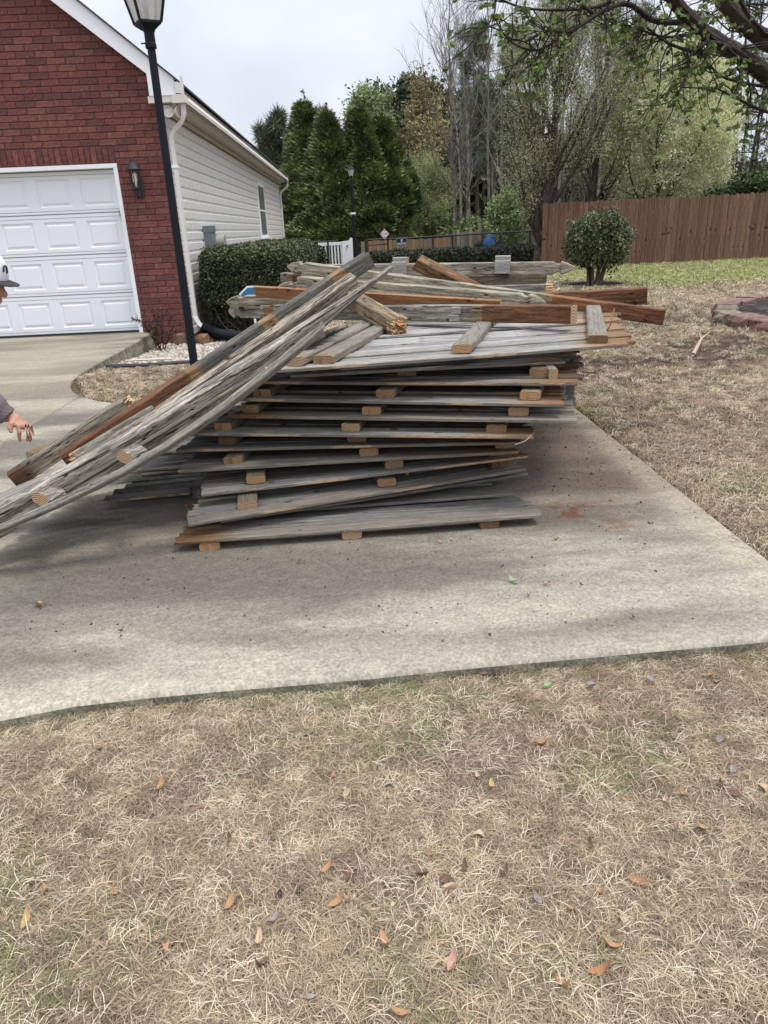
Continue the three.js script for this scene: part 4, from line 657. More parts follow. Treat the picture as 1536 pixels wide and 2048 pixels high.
{
  const z = -24.2, t = thing('chain_link_fence', 'black chain link fence behind the low hedge', 'fence', V(0, 0, z)), xA = atZ(600, 490, z).x, xB = atZ(1075, 468, z).x, top = (x) => 0.985 + 0.045 * sstep(1, 6, x);
  const rl = new GB(); for (const [a, b] of [[xA, atZ(668, 490, z).x], [atZ(733, 480, z).x, xB]]) { const p = []; for (let i = 0; i <= 8; i++) { const x = lerp(a, b, i / 8); p.push(V(x, top(x), 0)); } rl.tube(p, 0.024, 8); } mesh('top_rail', rl.build(), M.blackMatt, t);
  const s2 = new GB(); { const a = atZ(733, 480, z).x, b = atZ(776, 480, z).x; s2.tube([V(a, 0.82, 0), V(b, 0.84, 0)], 0.02, 6); } mesh('gate_rail', s2.build(), M.blackMatt, t);
  for (const px of [656, 733, 776, 866, 905, 1000, 1060]) { const x = atZ(px, 490, z).x, b = new GB(); b.tube([V(x, gy(x, z) - 0.05, 0), V(x, top(x) + 0.02, 0)], px === 733 ? 0.05 : 0.028, 8); mesh('fence_post', b.build(), M.blackMatt, t); }
  const w = new GB(), xs0 = atZ(733, 480, z).x; for (let x = xs0; x < xB; x += 0.085) { for (const s of [1, -1]) { let y = 0.98, xx = x, d = s; const p = [V(xx, y, 0.002 * s)]; p.push(V(clamp(xx + d * 0.85, xs0, xB), y - Math.abs(clamp(xx + d * 0.85, xs0, xB) - xx), 0.002 * s)); w.tube(p, 0.004, 3, 1, false); } } mesh('wire_mesh', w.build(), M.blackMatt, t);
}
function signTex(fn) { const c = document.createElement('canvas'); c.width = 256; c.height = 256; const g = c.getContext('2d'); fn(g); const t = new THREE.CanvasTexture(c); t.colorSpace = THREE.SRGBColorSpace; return t; }
{
  const P = atZ(769, 468, -24.1), t = thing('diamond_sign', 'white diamond sign with red border and dark lettering above the chain link fence', 'sign', P), R = 0.165;
  const tx = signTex((g) => { g.fillStyle = '#e8dfe2'; g.fillRect(0, 0, 256, 256); g.strokeStyle = '#a2544c'; g.lineWidth = 9; g.beginPath(); g.moveTo(128, 6); g.lineTo(250, 128); g.lineTo(128, 250); g.lineTo(6, 128); g.closePath(); g.stroke(); g.fillStyle = '#7a4640'; g.beginPath(); g.moveTo(128, 28); g.lineTo(158, 60); g.lineTo(98, 60); g.fill(); g.beginPath(); g.moveTo(128, 228); g.lineTo(158, 196); g.lineTo(98, 196); g.fill(); g.fillStyle = '#2c2444'; g.font = 'bold 84px sans-serif'; g.fillText('C', 34, 158); g.fillStyle = '#584a6e'; for (let i = 0; i < 6; i++) g.fillRect(100 + i * 19, 104 + (i % 2) * 8, 11, 44 - (i % 3) * 6); });
  const g = new GB(), k = [[0, -R], [R * 0.92, 0], [0, R], [-R * 0.92, 0]].map(([x, y]) => g.v(x, y, 0.008, 0.5 + x / (R * 1.84), 0.5 + y / (R * 2))); g.quad(...k); mesh('face', g.build(), std([0.9, 0.9, 0.9], { map: tx, roughness: 0.5 }), t);
  const bk = new THREE.ExtrudeGeometry(new THREE.Shape([[0, -R], [R * 0.92, 0], [0, R], [-R * 0.92, 0]].map((p) => new THREE.Vector2(...p))), { depth: 0.006, bevelEnabled: false }); mesh('plate', bk, M.white, t);
}
{
  const P = atZ(803, 484, -24.15), t = thing('notice_panel', 'small black notice with white figure hung on the chain link fence', 'sign', P);
  const tx = signTex((g) => { g.fillStyle = '#151b22'; g.fillRect(0, 0, 256, 256); g.fillStyle = '#b9c6cf'; g.fillRect(112, 20, 42, 118); g.fillStyle = '#7e8d98'; g.fillRect(8, 148, 240, 96); g.fillStyle = '#c6d0d6'; for (let i = 0; i < 8; i++) g.fillRect(24 + i * 27, 170, 16, 44); });
  mesh('plate', new THREE.BoxGeometry(0.34, 0.21, 0.02), std([0.3, 0.33, 0.36], { roughness: 0.4 }), t); mesh('face', new THREE.PlaneGeometry(0.32, 0.195).translate(0, 0, 0.012), std([0.8, 0.8, 0.8], { map: tx, roughness: 0.4 }), t);
}
// far wooden fence, half orange and half grey
{
  const z = -28.6, xa = atZ(722, 490, z).x, xm = atZ(905, 480, z).x, xb = atZ(1070, 470, z).x, r = rngOf(4);
  const mk = (label, a, b, cols, top) => { const t = thing('board_fence', label, 'fence', V(0, 0, z)); const mats = cols.map((c) => std(c, { roughness: 0.9 })); const g = new GB().box(0, 0.135, 0, 1.85, 0, 0.02).build(); for (let x = a; x < b; x += 0.145) { const m = mesh('picket', g, mats[Math.floor(r() * mats.length)], t); m.position.set(x, top(x) - 1.85 + (r() - 0.5) * 0.04, 0); } return t; };
  mk('orange brown board fence seen through the chain link', xa, xm, [[0.31, 0.185, 0.085], [0.26, 0.165, 0.085], [0.34, 0.215, 0.11], [0.22, 0.17, 0.12]], () => 0.88);
  const g = mk('grey weathered board fence far behind, left of the large pear tree', xm, xb, [[0.24, 0.21, 0.16], [0.20, 0.175, 0.14], [0.28, 0.245, 0.19]], (x) => 1.05 + 0.02 * (x - xm));
  for (const [px, y] of [[913, 1.14], [938, 1.18], [956, 1.34], [974, 1.5]]) { const x = atZ(px, 480, z).x; mesh('fence_post', new GB().box(x, x + 0.1, -0.8, y, 0.03, 0.12).build(), std([0.36, 0.29, 0.2], { roughness: 0.9 }), g); }
}
// something blue behind the hedge, and a black one
{
  const g = new THREE.IcosahedronGeometry(0.5, 4), p = g.attributes.position; for (let k = 0; k < p.count; k++) { const v = V(p.getX(k), p.getY(k), p.getZ(k)), f = 0.9 + 0.2 * fbm(v.x * 5 + 7, v.y * 5 + v.z * 6, 3) - 0.05 * Math.abs(Math.sin(Math.atan2(v.x, v.z) * 4)); p.setXYZ(k, v.x * f * 0.72, v.y * f * 0.75, v.z * f * 0.7); } g.computeVertexNormals();
  const P = atZ(986, 488, -28), m = mesh('blue_bundle', g, std([0.05, 0.14, 0.42], { roughness: 0.6 })); m.position.copy(P); tag(m, 'rounded bright blue cloth bundle behind the low hedge', 'bundle');
  const q = g.clone(); q.scale(0.45, 0.35, 0.5); const P2 = atZ(957, 489, -28), m2 = mesh('black_bundle', q, std([0.012, 0.012, 0.014], { roughness: 0.7 })); m2.position.copy(P2); m2.rotation.z = 0.5; tag(m2, 'small black rounded shape left of the blue bundle behind the hedge', 'bundle');
}
// brown shingled outbuilding roof left, white house far behind
{
  const z = -34, t = thing('shed', 'small shed with brown shingle roof beyond the far corner of the house', 'shed', V(0, 0, z)), xa = atZ(530, 470, z).x, xb = atZ(608, 470, z).x, yt = atZ(600, 444, z).y, yb = atZ(600, 484, z).y;
  mesh('wall', new GB().box(xa, xb - 0.1, -1.2, yb, -1.6, -0.3).build(), std([0.3, 0.26, 0.22]), t);
  const sm = [[0.20, 0.165, 0.15], [0.165, 0.135, 0.125], [0.235, 0.19, 0.175]].map((c) => std(c, { roughness: 1 })), rf = mesh('roof', new GB().box(xa - 0.1, xb, yb - 0.05, yb, -1.5, 0).build(), sm[1], t), r = rngOf(6), slope = Math.atan2(yt - yb, 1.1);
  const n = 9, h = Math.hypot(yt - yb, 1.1) / n, cg = new GB().box(0, 0.22, 0, h * 1.15, 0, 0.014).build();
  for (let j = 0; j < n; j++) for (let x = xa - 0.1 - (j % 2) * 0.11; x < xb - 0.12; x += 0.225) { const m = mesh('shingle', cg, sm[Math.floor(r() * 3)], rf); m.position.set(x, yb + j * h * Math.sin(slope), -j * h * Math.cos(slope)); m.rotation.x = -(Math.PI / 2 - slope) + 0.03; }
}
{
  const z = -52, t = thing('white_house', 'white house glimpsed through the trees beyond the board fence', 'house', V(0, 0, z)), xa = atZ(862, 470, z).x, xb = atZ(962, 470, z).x, y1 = atZ(900, 455, z).y;
  mesh('wall', new GB().box(xa, xb, -1.5, y1, -6, 0).build(), M.white, t);
  const rg = new THREE.ExtrudeGeometry(new THREE.Shape([[-0.3, y1 - 0.05], [6.3, y1 - 0.05], [3, y1 + 1.0]].map((p) => new THREE.Vector2(...p))), { depth: xb - xa + 0.5, bevelEnabled: false }); rg.rotateY(Math.PI / 2); rg.translate(xa - 0.25, 0, 0); mesh('roof', rg, std([0.12, 0.11, 0.1], { roughness: 1 }), t);
  for (const f of [0.25, 0.7]) { const x = lerp(xa, xb, f); mesh('window', new GB().box(x, x + 0.6, 0.1, y1 - 0.4, 0.005, 0.04).build(), std([0.05, 0.06, 0.07], { roughness: 0.15 }), t); }
}
// ---------------------------------------------------------------- trees, hedges, shrubs
function leafClump(n, len, wid, spread, seed, bend = 0.25) {
  const r = rngOf(seed), b = new GB();
  for (let i = 0; i < n; i++) {
    const d = V(r() * 2 - 1, r() * 2 - 1, r() * 2 - 1).normalize(), o = V(r() * 2 - 1, r() * 2 - 1, r() * 2 - 1).multiplyScalar(spread), s = d.clone().cross(V(r() - 0.5, r() - 0.5, r() - 0.5)).normalize(), u = d.clone().cross(s), L = len * (0.7 + r() * 0.6), W = wid * (0.7 + r() * 0.6);
    const a = o, m = o.clone().addScaledVector(d, L * 0.5).addScaledVector(u, L * bend * 0.4), e = o.clone().addScaledVector(d, L);
    const k = [a, m.clone().addScaledVector(s, W / 2), e, m.clone().addScaledVector(s, -W / 2)].map((p) => b.v(p.x, p.y, p.z)); b.tri(k[0], k[1], k[2]); b.tri(k[0], k[2], k[3]);
  }
  return flat(b.build());
}
const perp = (d, r) => { const q = V(r() * 2 - 1, r() * 2 - 1, r() * 2 - 1); return q.addScaledVector(d, -q.dot(d)).normalize(); };
function grow(b, p, dir, len, rad, lvl, P, r, sites) {
  const n = lvl === 0 ? 8 : lvl === 1 ? 5 : 3, pts = [p.clone()], rs = [rad], d = dir.clone(), q = p.clone(), end = lvl === 0 ? (P.taper ?? 0.25) : 0.35;
  for (let i = 1; i <= n; i++) { d.addScaledVector(perp(d, r), (P.wob ?? 0.14) * (lvl ? 1 : 0.4)); d.y += (P.up ?? 0.06) * (lvl ? 1 : 0.2); d.normalize(); q.addScaledVector(d, len / n); pts.push(q.clone()); rs.push(lerp(rad, rad * end, i / n)); }
  b.tube(pts, rs, lvl === 0 ? 10 : lvl === 1 ? 5 : 3, 1, false);
  const at = (t) => { const x = t * n, i = Math.min(n - 1, Math.floor(x)); return [pts[i].clone().lerp(pts[i + 1], x - i), pts[i + 1].clone().sub(pts[i]).normalize(), lerp(rs[i], rs[i + 1], x - i)]; };
  if (lvl >= P.leafLvl) for (let i = 0; i < P.sites; i++) { const [c, dd] = at(0.25 + 0.75 * r()); sites.push([c, dd]); }
  if (lvl + 1 < P.levels) { const m = P.kids[lvl]; for (let i = 0; i < m; i++) { const t0 = lvl === 0 ? P.start : 0.2, t = t0 + (1 - t0) * (i + r()) / m, [c, dd, rr] = at(Math.min(t, 0.99)), a = (P.ang[lvl] ?? 0.7) * (0.75 + r() * 0.5), nd = dd.clone().multiplyScalar(Math.cos(a)).addScaledVector(perp(dd, r), Math.sin(a)).normalize(); const shape = lvl === 0 && P.shape ? P.shape(t) : 1; grow(b, c, nd, P.len[lvl + 1] * (0.7 + r() * 0.6) * shape * (lvl ? 1 - 0.4 * t : 1), Math.min(rr * 0.8, Math.max(P.minR ?? 0.006, rr * (P.ratio ?? 0.5))), lvl + 1, P, r, sites); } }
}
const barkTex = dtex(256, 512, (u, v) => { const a = fbm(u * 14, v * 8, 4, 14, 8), c = sstep(0.06, 0, Math.abs(fbm(u * 10 + 3, v * 4, 3, 10, 4) - 0.5)), k = 235 * (0.5 + 0.6 * a) - 90 * c; return [k, k * 0.97, k * 0.93]; });
const barkOf = (c) => std(c, { map: barkTex, bumpMap: barkTex, bumpScale: 0.012, roughness: 0.95 });
const leafMat = (o = {}) => std([1, 1, 1], { roughness: 0.65, ...o }), thinLeaf = () => new THREE.MeshPhysicalMaterial({ color: 0xffffff, transmission: 0.55, thickness: 0, roughness: 0.95, side: THREE.DoubleSide });
const pick = (r, cols) => { const c = cols[Math.floor(r() * cols.length)], k = 0.8 + r() * 0.4; return col(c[0] * k, c[1] * k, c[2] * k); };
function branchTree(name, label, base, P, o = {}) {
  const t = thing(name, label, 'tree', base, o.group), r = rngOf(P.seed), b = new GB(), sites = [];
  grow(b, V(0, -0.2, 0), (P.dir || V(0, 1, 0)).clone().normalize(), P.len[0], P.r, 0, P, r, sites);
  mesh('trunk', b.build(), o.bark || barkOf([0.2, 0.175, 0.15]), t);
  if (o.leaf) { const list = sites.map(([c, d]) => [M4(c.clone().add(V(r() - 0.5, r() - 0.5, r() - 0.5).multiplyScalar(o.scatter ?? 0.1)), randQ(r), V(1, 1, 1).multiplyScalar(0.6 + r() * 0.8)), pick(r, o.cols)]); inst('crown', o.leaf, o.leafMat || leafMat(), list, t); }
  return t;
}
function cloudTree(name, label, base, o) {                                  // a crown of leaf clumps gathered in lumps round a branching trunk
  const t = thing(name, label, o.cat || 'tree', base, o.group), r = rngOf(o.seed), b = new GB(), sites = [], [rx, ry, rz] = o.rad, cy = o.cy;
  if (o.P) { grow(b, V(0, -0.2, 0), V(0, 1, 0), o.P.len[0], o.P.r, 0, o.P, r, sites); mesh('trunk', b.build(), o.bark || barkOf([0.14, 0.12, 0.1]), t); }
  const list = [], lumps = []; for (let i = 0; i < o.lumps; i++) { const d = V(r() * 2 - 1, r() * 2 - 1, r() * 2 - 1); if (d.length() > 1) { i--; continue; } const k = Math.pow(d.length(), -0.35); d.multiplyScalar(Math.min(k, 1 / d.length()) * 0.92); if (o.taper) { const s = 1 - o.taper * (d.y * 0.5 + 0.5); d.x *= s; d.z *= s; } lumps.push([d, 0.6 + r() * 0.8, 0.78 + r() * 0.44]); }
  for (let i = 0; i < o.n; i++) { const [d, s, br] = lumps[Math.floor(r() * lumps.length)], g = () => (r() + r() + r() - 1.5) * (o.lumpR ?? 0.3) * s; const c = pick(r, o.cols); c.multiplyScalar(br); list.push([M4(V((d.x) * rx + g() * rx, cy + d.y * ry + g() * ry * 0.8, d.z * rz + g() * rz), randQ(r), V(1, 1, 1).multiplyScalar(0.6 + r() * 0.8)), c]); }
  inst('crown', o.leaf, o.leafMat || leafMat(), list, t); return t;
}
const LC = { fine: leafClump(7, 0.085, 0.05, 0.12, 1), mid: leafClump(7, 0.12, 0.07, 0.18, 2), big: leafClump(8, 0.2, 0.12, 0.32, 3), dark: leafClump(9, 0.3, 0.16, 0.45, 4), needle: leafClump(26, 0.36, 0.022, 0.05, 5, 0.1), box: leafClump(8, 0.028, 0.018, 0.035, 6), small: leafClump(7, 0.05, 0.03, 0.05, 7), spray: null };
{ const r = rngOf(12), b = new GB(); for (let i = 0; i < 16; i++) { const a = (r() - 0.5) * 2.0, e = (r() - 0.5) * 0.9, d = V(Math.sin(a), Math.sin(e) * 0.8 + 0.25, Math.cos(a)).normalize(), s = perp(d, r), o = V((r() - 0.5) * 0.14, (r() - 0.5) * 0.12, (r() - 0.5) * 0.06), L = 0.14 + r() * 0.16, W = 0.02 + r() * 0.022; const m = o.clone().addScaledVector(d, L * 0.5), e2 = o.clone().addScaledVector(d, L).add(V(0, -0.03, 0)); const k = [o, m.clone().addScaledVector(s, W), e2, m.clone().addScaledVector(s, -W)].map((p) => b.v(p.x, p.y, p.z)); b.tri(k[0], k[1], k[2]); b.tri(k[0], k[2], k[3]); } LC.spray = flat(b.build()); }
// big Leyland-like evergreens
function spireTree(label, base, h, R, n, seed) {
  const t = thing('evergreen_tree', label, 'evergreen tree', base, 'tall evergreens behind the far lamp post'), r = rngOf(seed), b = new GB(); b.tube([V(0, -0.2, 0), V(0, h * 0.8, 0)], [0.14, 0.02], 8); mesh('trunk', b.build(), barkOf([0.1, 0.08, 0.06]), t);
  const prof = (t) => Math.pow(1 - t, 0.92) * sstep(-0.1, 0.12, t) * (1 + 0.08 * Math.sin(t * 17 + seed)) * 1.2, core = new GB(), list = [];
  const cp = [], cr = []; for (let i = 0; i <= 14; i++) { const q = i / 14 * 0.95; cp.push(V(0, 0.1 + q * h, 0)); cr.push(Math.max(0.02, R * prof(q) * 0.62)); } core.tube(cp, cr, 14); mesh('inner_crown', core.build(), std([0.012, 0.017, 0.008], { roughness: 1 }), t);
  for (let i = 0; i < n; i++) {
    const q = 1 - Math.pow(1 - r() * 0.998, 0.62), a = r() * Math.PI * 2, lump = 0.62 + 0.7 * fbm(a * 2.2 + seed * 5, q * 9, 3, 256, 256), rr = R * prof(q) * lump * (0.84 + 0.2 * r()) + 0.03, y = 0.1 + q * h;
    const d = V(Math.sin(a), 0, Math.cos(a)), Q = new THREE.Quaternion().setFromAxisAngle(V(0, 1, 0), a + (r() - 0.5) * 0.9).multiply(new THREE.Quaternion().setFromEuler(new THREE.Euler(-0.2 - r() * 0.6, 0, (r() - 0.5) * 0.8)));
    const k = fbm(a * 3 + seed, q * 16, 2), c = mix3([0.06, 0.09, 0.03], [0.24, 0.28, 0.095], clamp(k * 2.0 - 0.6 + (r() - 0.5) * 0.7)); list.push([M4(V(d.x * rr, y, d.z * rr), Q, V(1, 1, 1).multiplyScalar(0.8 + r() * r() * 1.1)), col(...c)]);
  }
  const tip = V(0, h, 0); for (let i = 0; i < 26; i++) { const f = r(); list.push([M4(V((r() - 0.5) * 0.5 * (1 - f), h - 0.5 + f * 0.9, (r() - 0.5) * 0.5 * (1 - f)), randQ(r), V(1, 1, 1).multiplyScalar(0.9 - 0.5 * f)), col(0.14, 0.17, 0.06)]); }
  inst('crown', LC.spray, leafMat(), list, t); return t;
}
const topAt = (px, py, z, x0) => atZ(px, py, z).y;
{
  const E = (px, py, z, R, n, s, l) => { const x = atZ(px, 480, z).x, y = gy(x, z); spireTree(l, V(x, y, z), topAt(px, py, z) - y, R, n, s); };
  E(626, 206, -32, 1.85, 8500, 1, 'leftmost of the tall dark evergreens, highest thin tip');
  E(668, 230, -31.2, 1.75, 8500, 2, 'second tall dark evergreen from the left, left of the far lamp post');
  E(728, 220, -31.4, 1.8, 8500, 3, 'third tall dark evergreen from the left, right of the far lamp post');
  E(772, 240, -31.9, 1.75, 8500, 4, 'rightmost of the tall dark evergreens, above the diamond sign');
}
// pines
function pine(label, px, z, topPy, o = {}) {
  const x = atZ(px, 470, z).x, y = gy(x, z), h = topAt(px, topPy, z) - y, t = thing('pine_tree', label, 'pine tree', V(x, y, z), o.group), r = rngOf(o.seed || px), b = new GB(), list = [], R = o.r || 0.13;
  const pts = [], rs = []; for (let i = 0; i <= 9; i++) { const q = i / 9; pts.push(V(Math.sin(q * 3 + px) * 0.12 * (o.wob ?? 1), -0.2 + q * h * 0.9, Math.cos(q * 2 + px) * 0.1)); rs.push(lerp(R, 0.03, q)); } b.tube(pts, rs, 8, 1, false);
  const n = o.n || 26, from = o.from ?? 0.45;
  for (let i = 0; i < n; i++) {
    const q = from + (1 - from) * (i + r()) / n, a = r() * 6.28, L = (o.L || 1.7) * Math.pow(1 - (q - from) / (1 - from) * 0.8, 0.8) * (0.45 + r() * 0.7), p0 = V(0, q * h, 0), d = V(Math.cos(a), 0.12 + (r() - 0.4) * 0.5, Math.sin(a)).normalize(), p1 = p0.clone().addScaledVector(d, L * 0.6), p2 = p0.clone().addScaledVector(d, L).add(V(0, 0.15 * L, 0)); b.tube([p0, p1, p2], [0.035, 0.02, 0.008], 4, 1, false);
    const m = o.tuft || 9; for (let k = 0; k < m; k++) { const f = 0.4 + 0.6 * r(), c = p0.clone().lerp(p2, f).add(V((r() - 0.5) * 0.7 * L * 0.5, (r() - 0.4) * 0.35, (r() - 0.5) * 0.7 * L * 0.5)); list.push([M4(c, randQ(r), V(1, 1, 1).multiplyScalar((o.ts || 1) * (0.7 + r() * 0.6))), pick(r, o.cols || [[0.09, 0.115, 0.055], [0.12, 0.15, 0.07], [0.065, 0.085, 0.045]])]); }
  }
  for (let i = 0; i < 14; i++) list.push([M4(V((r() - 0.5) * 0.9, h * (0.86 + 0.14 * r()), (r() - 0.5) * 0.9), randQ(r), V(1, 1, 1).multiplyScalar(o.ts || 1)), pick(r, [[0.06, 0.08, 0.036], [0.085, 0.11, 0.05]])]);
  mesh('trunk', b.build(), o.bark || barkOf([0.15, 0.125, 0.105]), t); inst('crown', LC.needle, leafMat(), list, t); return t;
}
const pg = 'pines standing far behind';
pine('small dark pine peeking over the house eave at far left', 543, -46, 262, { n: 22, L: 1.5, from: 0.5, tuft: 10, ts: 1.3 });
pine('taller dark pine between the house eave and the evergreens', 580, -46, 232, { n: 30, L: 1.9, from: 0.45, tuft: 11, ts: 1.3 });
pine('dark pine rising behind the gap of the left two evergreens', 655, -48, 226, { n: 26, L: 1.8, from: 0.5, tuft: 10, ts: 1.3 });
pine('dark round topped pine behind the bare twin trunks, left one', 950, -42, 58, { n: 42, L: 2.2, from: 0.35, tuft: 9, ts: 1.1 });
pine('dark pine above the pear tree crown', 1020, -44, 66, { n: 34, L: 2.2, from: 0.35, tuft: 9, ts: 1.1 });
pine('dark pine behind the gap under the near limb', 1215, -44, 66, { n: 26, L: 2.0, from: 0.4, tuft: 9, ts: 1.1 });
pine('dark pine with a blackish top behind the pale tree', 1262, -43, 18, { n: 26, L: 2.0, from: 0.4, tuft: 9, ts: 1.1 });
pine('slim straight pine trunk left in the bright gap at right', 1421, -33, -160, { r: 0.16, n: 10, from: 0.75, wob: 0.4 });
pine('second slim pine trunk in the bright gap at right', 1446, -36, -160, { r: 0.12, n: 12, from: 0.7, wob: 0.4 });
pine('third slim leaning pine trunk in the bright gap at right', 1463, -36, -150, { r: 0.11, n: 12, from: 0.7, wob: 0.6 });
pine('layered pine with level boughs low in the bright gap at right', 1492, -34, 90, { r: 0.1, n: 30, L: 2.1, from: 0.16, tuft: 5, ts: 0.95 });
pine('thick dark pine trunk at the right edge above the fence', 1527, -30, -120, { r: 0.26, n: 22, L: 2.0, from: 0.25, tuft: 5, ts: 0.95 });
// round and budding trees behind
const baseAt = (px, z) => { const x = atZ(px, 470, z).x; return V(x, gy(x, z), z); };
cloudTree('oak_tree', 'dark rounded tree top left of the orange budding tree', baseAt(806, -52), { seed: 3, rad: [3.4, 3.6, 2.6], cy: 7.4, n: 4200, lumps: 46, lumpR: 0.2, leaf: LC.dark, cols: [[0.055, 0.075, 0.03], [0.08, 0.1, 0.04]], P: { levels: 2, kids: [10], len: [8, 2.5], r: 0.25, ang: [0.7], start: 0.4, leafLvl: 9 } });
cloudTree('budding_tree', 'orange brown budding tree left of the bare trunks', baseAt(848, -40), { seed: 4, rad: [1.75, 3.2, 1.5], cy: 5.6, n: 2600, lumps: 50, lumpR: 0.22, taper: 0.55, leaf: LC.mid, cols: [[0.34, 0.27, 0.12], [0.4, 0.33, 0.16], [0.3, 0.27, 0.13]], P: { levels: 3, kids: [16, 7], len: [8.4, 2.2, 1.1], r: 0.14, ang: [0.5, 0.6], start: 0.2, leafLvl: 9, minR: 0.012 } });
cloudTree('green_tree', 'bright yellow green tree top behind the evergreens', baseAt(752, -40), { seed: 5, rad: [1.2, 2.2, 1.0], cy: 6.5, n: 1500, lumps: 26, lumpR: 0.25, leaf: LC.mid, cols: [[0.22, 0.28, 0.12], [0.3, 0.36, 0.16]], P: { levels: 2, kids: [10], len: [7.5, 1.8], r: 0.12, ang: [0.5], start: 0.3, leafLvl: 9 } });
cloudTree('willow_tree', 'pale olive leafed small tree right of the evergreens', baseAt(838, -34), { seed: 6, rad: [1.5, 2.5, 1.3], cy: 2.6, n: 3600, lumps: 60, lumpR: 0.24, leafMat: thinLeaf(), leaf: LC.fine, cols: [[0.28, 0.3, 0.12], [0.38, 0.4, 0.18], [0.18, 0.23, 0.07]], P: { levels: 3, kids: [12, 6], len: [5, 2, 1], r: 0.1, ang: [0.7, 0.6], start: 0.1, leafLvl: 9 } });
cloudTree('green_bush', 'bright green bush low behind the chain link right of the bare trunks', baseAt(960, -31), { seed: 8, cat: 'bush', rad: [1.3, 0.6, 0.9], cy: 1.0, n: 1300, lumps: 24, lumpR: 0.3, leaf: LC.mid, cols: [[0.15, 0.2, 0.06], [0.2, 0.26, 0.085], [0.11, 0.15, 0.05]] });
cloudTree('green_bush', 'light green bush between the grey board fence and the pear tree', baseAt(1022, -28), { seed: 9, cat: 'bush', rad: [0.75, 1.2, 0.7], cy: 1.4, n: 1700, lumps: 26, lumpR: 0.3, leaf: LC.fine, cols: [[0.24, 0.3, 0.11], [0.32, 0.38, 0.15], [0.12, 0.16, 0.05]] });
cloudTree('green_bush', 'dark shrub below the evergreens behind the chain link', baseAt(880, -32), { seed: 10, cat: 'bush', rad: [2.4, 0.8, 0.8], cy: 1.0, n: 1800, lumps: 40, lumpR: 0.25, leaf: LC.mid, cols: [[0.06, 0.09, 0.03], [0.1, 0.13, 0.04]] });
cloudTree('green_bush', 'row of dark green bushes behind the privacy fence at the right edge', baseAt(1520, -25), { seed: 11, cat: 'bush', rad: [1.9, 0.7, 0.8], cy: 1.75, n: 2200, lumps: 60, lumpR: 0.22, leaf: LC.mid, cols: [[0.05, 0.085, 0.025], [0.08, 0.13, 0.035], [0.04, 0.06, 0.02]] });
// bare trees
const bare = barkOf([0.46, 0.44, 0.41]), bareP = (s, h, r, e = {}) => ({ seed: s, levels: 4, kids: [20, 7, 5], len: [h, h * 0.26, h * 0.12, h * 0.055], r, ang: [0.75, 0.6, 0.6], start: 0.22, leafLvl: 9, up: 0.1, wob: 0.16, minR: 0.009, ratio: 0.5, taper: 0.08, ...e });
branchTree('bare_tree', 'left of two pale grey bare trunks right of the budding tree', baseAt(908, -31), bareP(31, 9.6, 0.1), { bark: bare });
branchTree('bare_tree', 'right of two pale grey bare trunks right of the budding tree', baseAt(937, -30.5), bareP(32, 8.4, 0.105), { bark: bare });
branchTree('bare_tree', 'tall thin bare tree with fine twigs against the sky, behind the twin trunks', baseAt(975, -36), bareP(33, 12.6, 0.075, { start: 0.45, ang: [0.45, 0.5, 0.5] }), { bark: bare });
branchTree('bare_tree', 'bare spreading tree furthest left against the sky', baseAt(922, -37), bareP(34, 11.6, 0.075, { start: 0.5, ang: [0.42, 0.5, 0.5] }), { bark: bare });
branchTree('bare_tree', 'leafless grey tree between the pear tree and the twin trunks', baseAt(1005, -29), bareP(35, 6.4, 0.09, { start: 0.12, ang: [0.8, 0.7, 0.6] }), { bark: bare });
branchTree('bare_tree', 'pale bare stems behind the pear tree crown', baseAt(1110, -36), bareP(36, 12, 0.075, { start: 0.4, ang: [0.4, 0.5, 0.5] }), { bark: bare });
branchTree('bare_tree', 'grey bare stems between pear tree and pale tree', baseAt(1190, -34), bareP(37, 11, 0.07, { start: 0.3, ang: [0.4, 0.5, 0.5] }), { bark: bare });
// pear tree with upright branches
branchTree('pear_tree', 'large pear tree with many upright branches and sparse leaves beside the fence end', baseAt(1081, -22.2), { seed: 41, levels: 4, kids: [36, 8, 6], len: [6.1, 3.0, 1.2, 0.55], r: 0.21, ang: [0.62, 0.5, 0.6], start: 0.10, leafLvl: 2, sites: 5, up: 0.16, wob: 0.1, minR: 0.007, ratio: 0.4, taper: 0.15, shape: (t) => lerp(1, 0.45, sstep(0.35, 1, t)) }, { bark: barkOf([0.17, 0.14, 0.12]), leafMat: thinLeaf(), leaf: leafClump(5, 0.042, 0.026, 0.12, 21), scatter: 0.16, cols: [[0.3, 0.32, 0.15], [0.46, 0.47, 0.26], [0.22, 0.24, 0.1], [0.36, 0.42, 0.15], [0.6, 0.6, 0.44], [0.34, 0.24, 0.14]] });
branchTree('pear_tree', 'greyish budding tree behind and right of the large pear tree', baseAt(1175, -27), { seed: 42, levels: 4, kids: [30, 8, 6], len: [7.8, 2.5, 1.1, 0.55], r: 0.15, ang: [0.6, 0.5, 0.6], start: 0.12, leafLvl: 2, sites: 5, up: 0.14, wob: 0.1, minR: 0.008, ratio: 0.4, taper: 0.15, shape: (t) => lerp(1, 0.5, sstep(0.4, 1, t)) }, { bark: barkOf([0.2, 0.18, 0.16]), leafMat: thinLeaf(), leaf: leafClump(5, 0.05, 0.03, 0.14, 22), scatter: 0.2, cols: [[0.34, 0.33, 0.22], [0.25, 0.26, 0.14], [0.48, 0.47, 0.34], [0.32, 0.22, 0.15], [0.2, 0.21, 0.12]] });
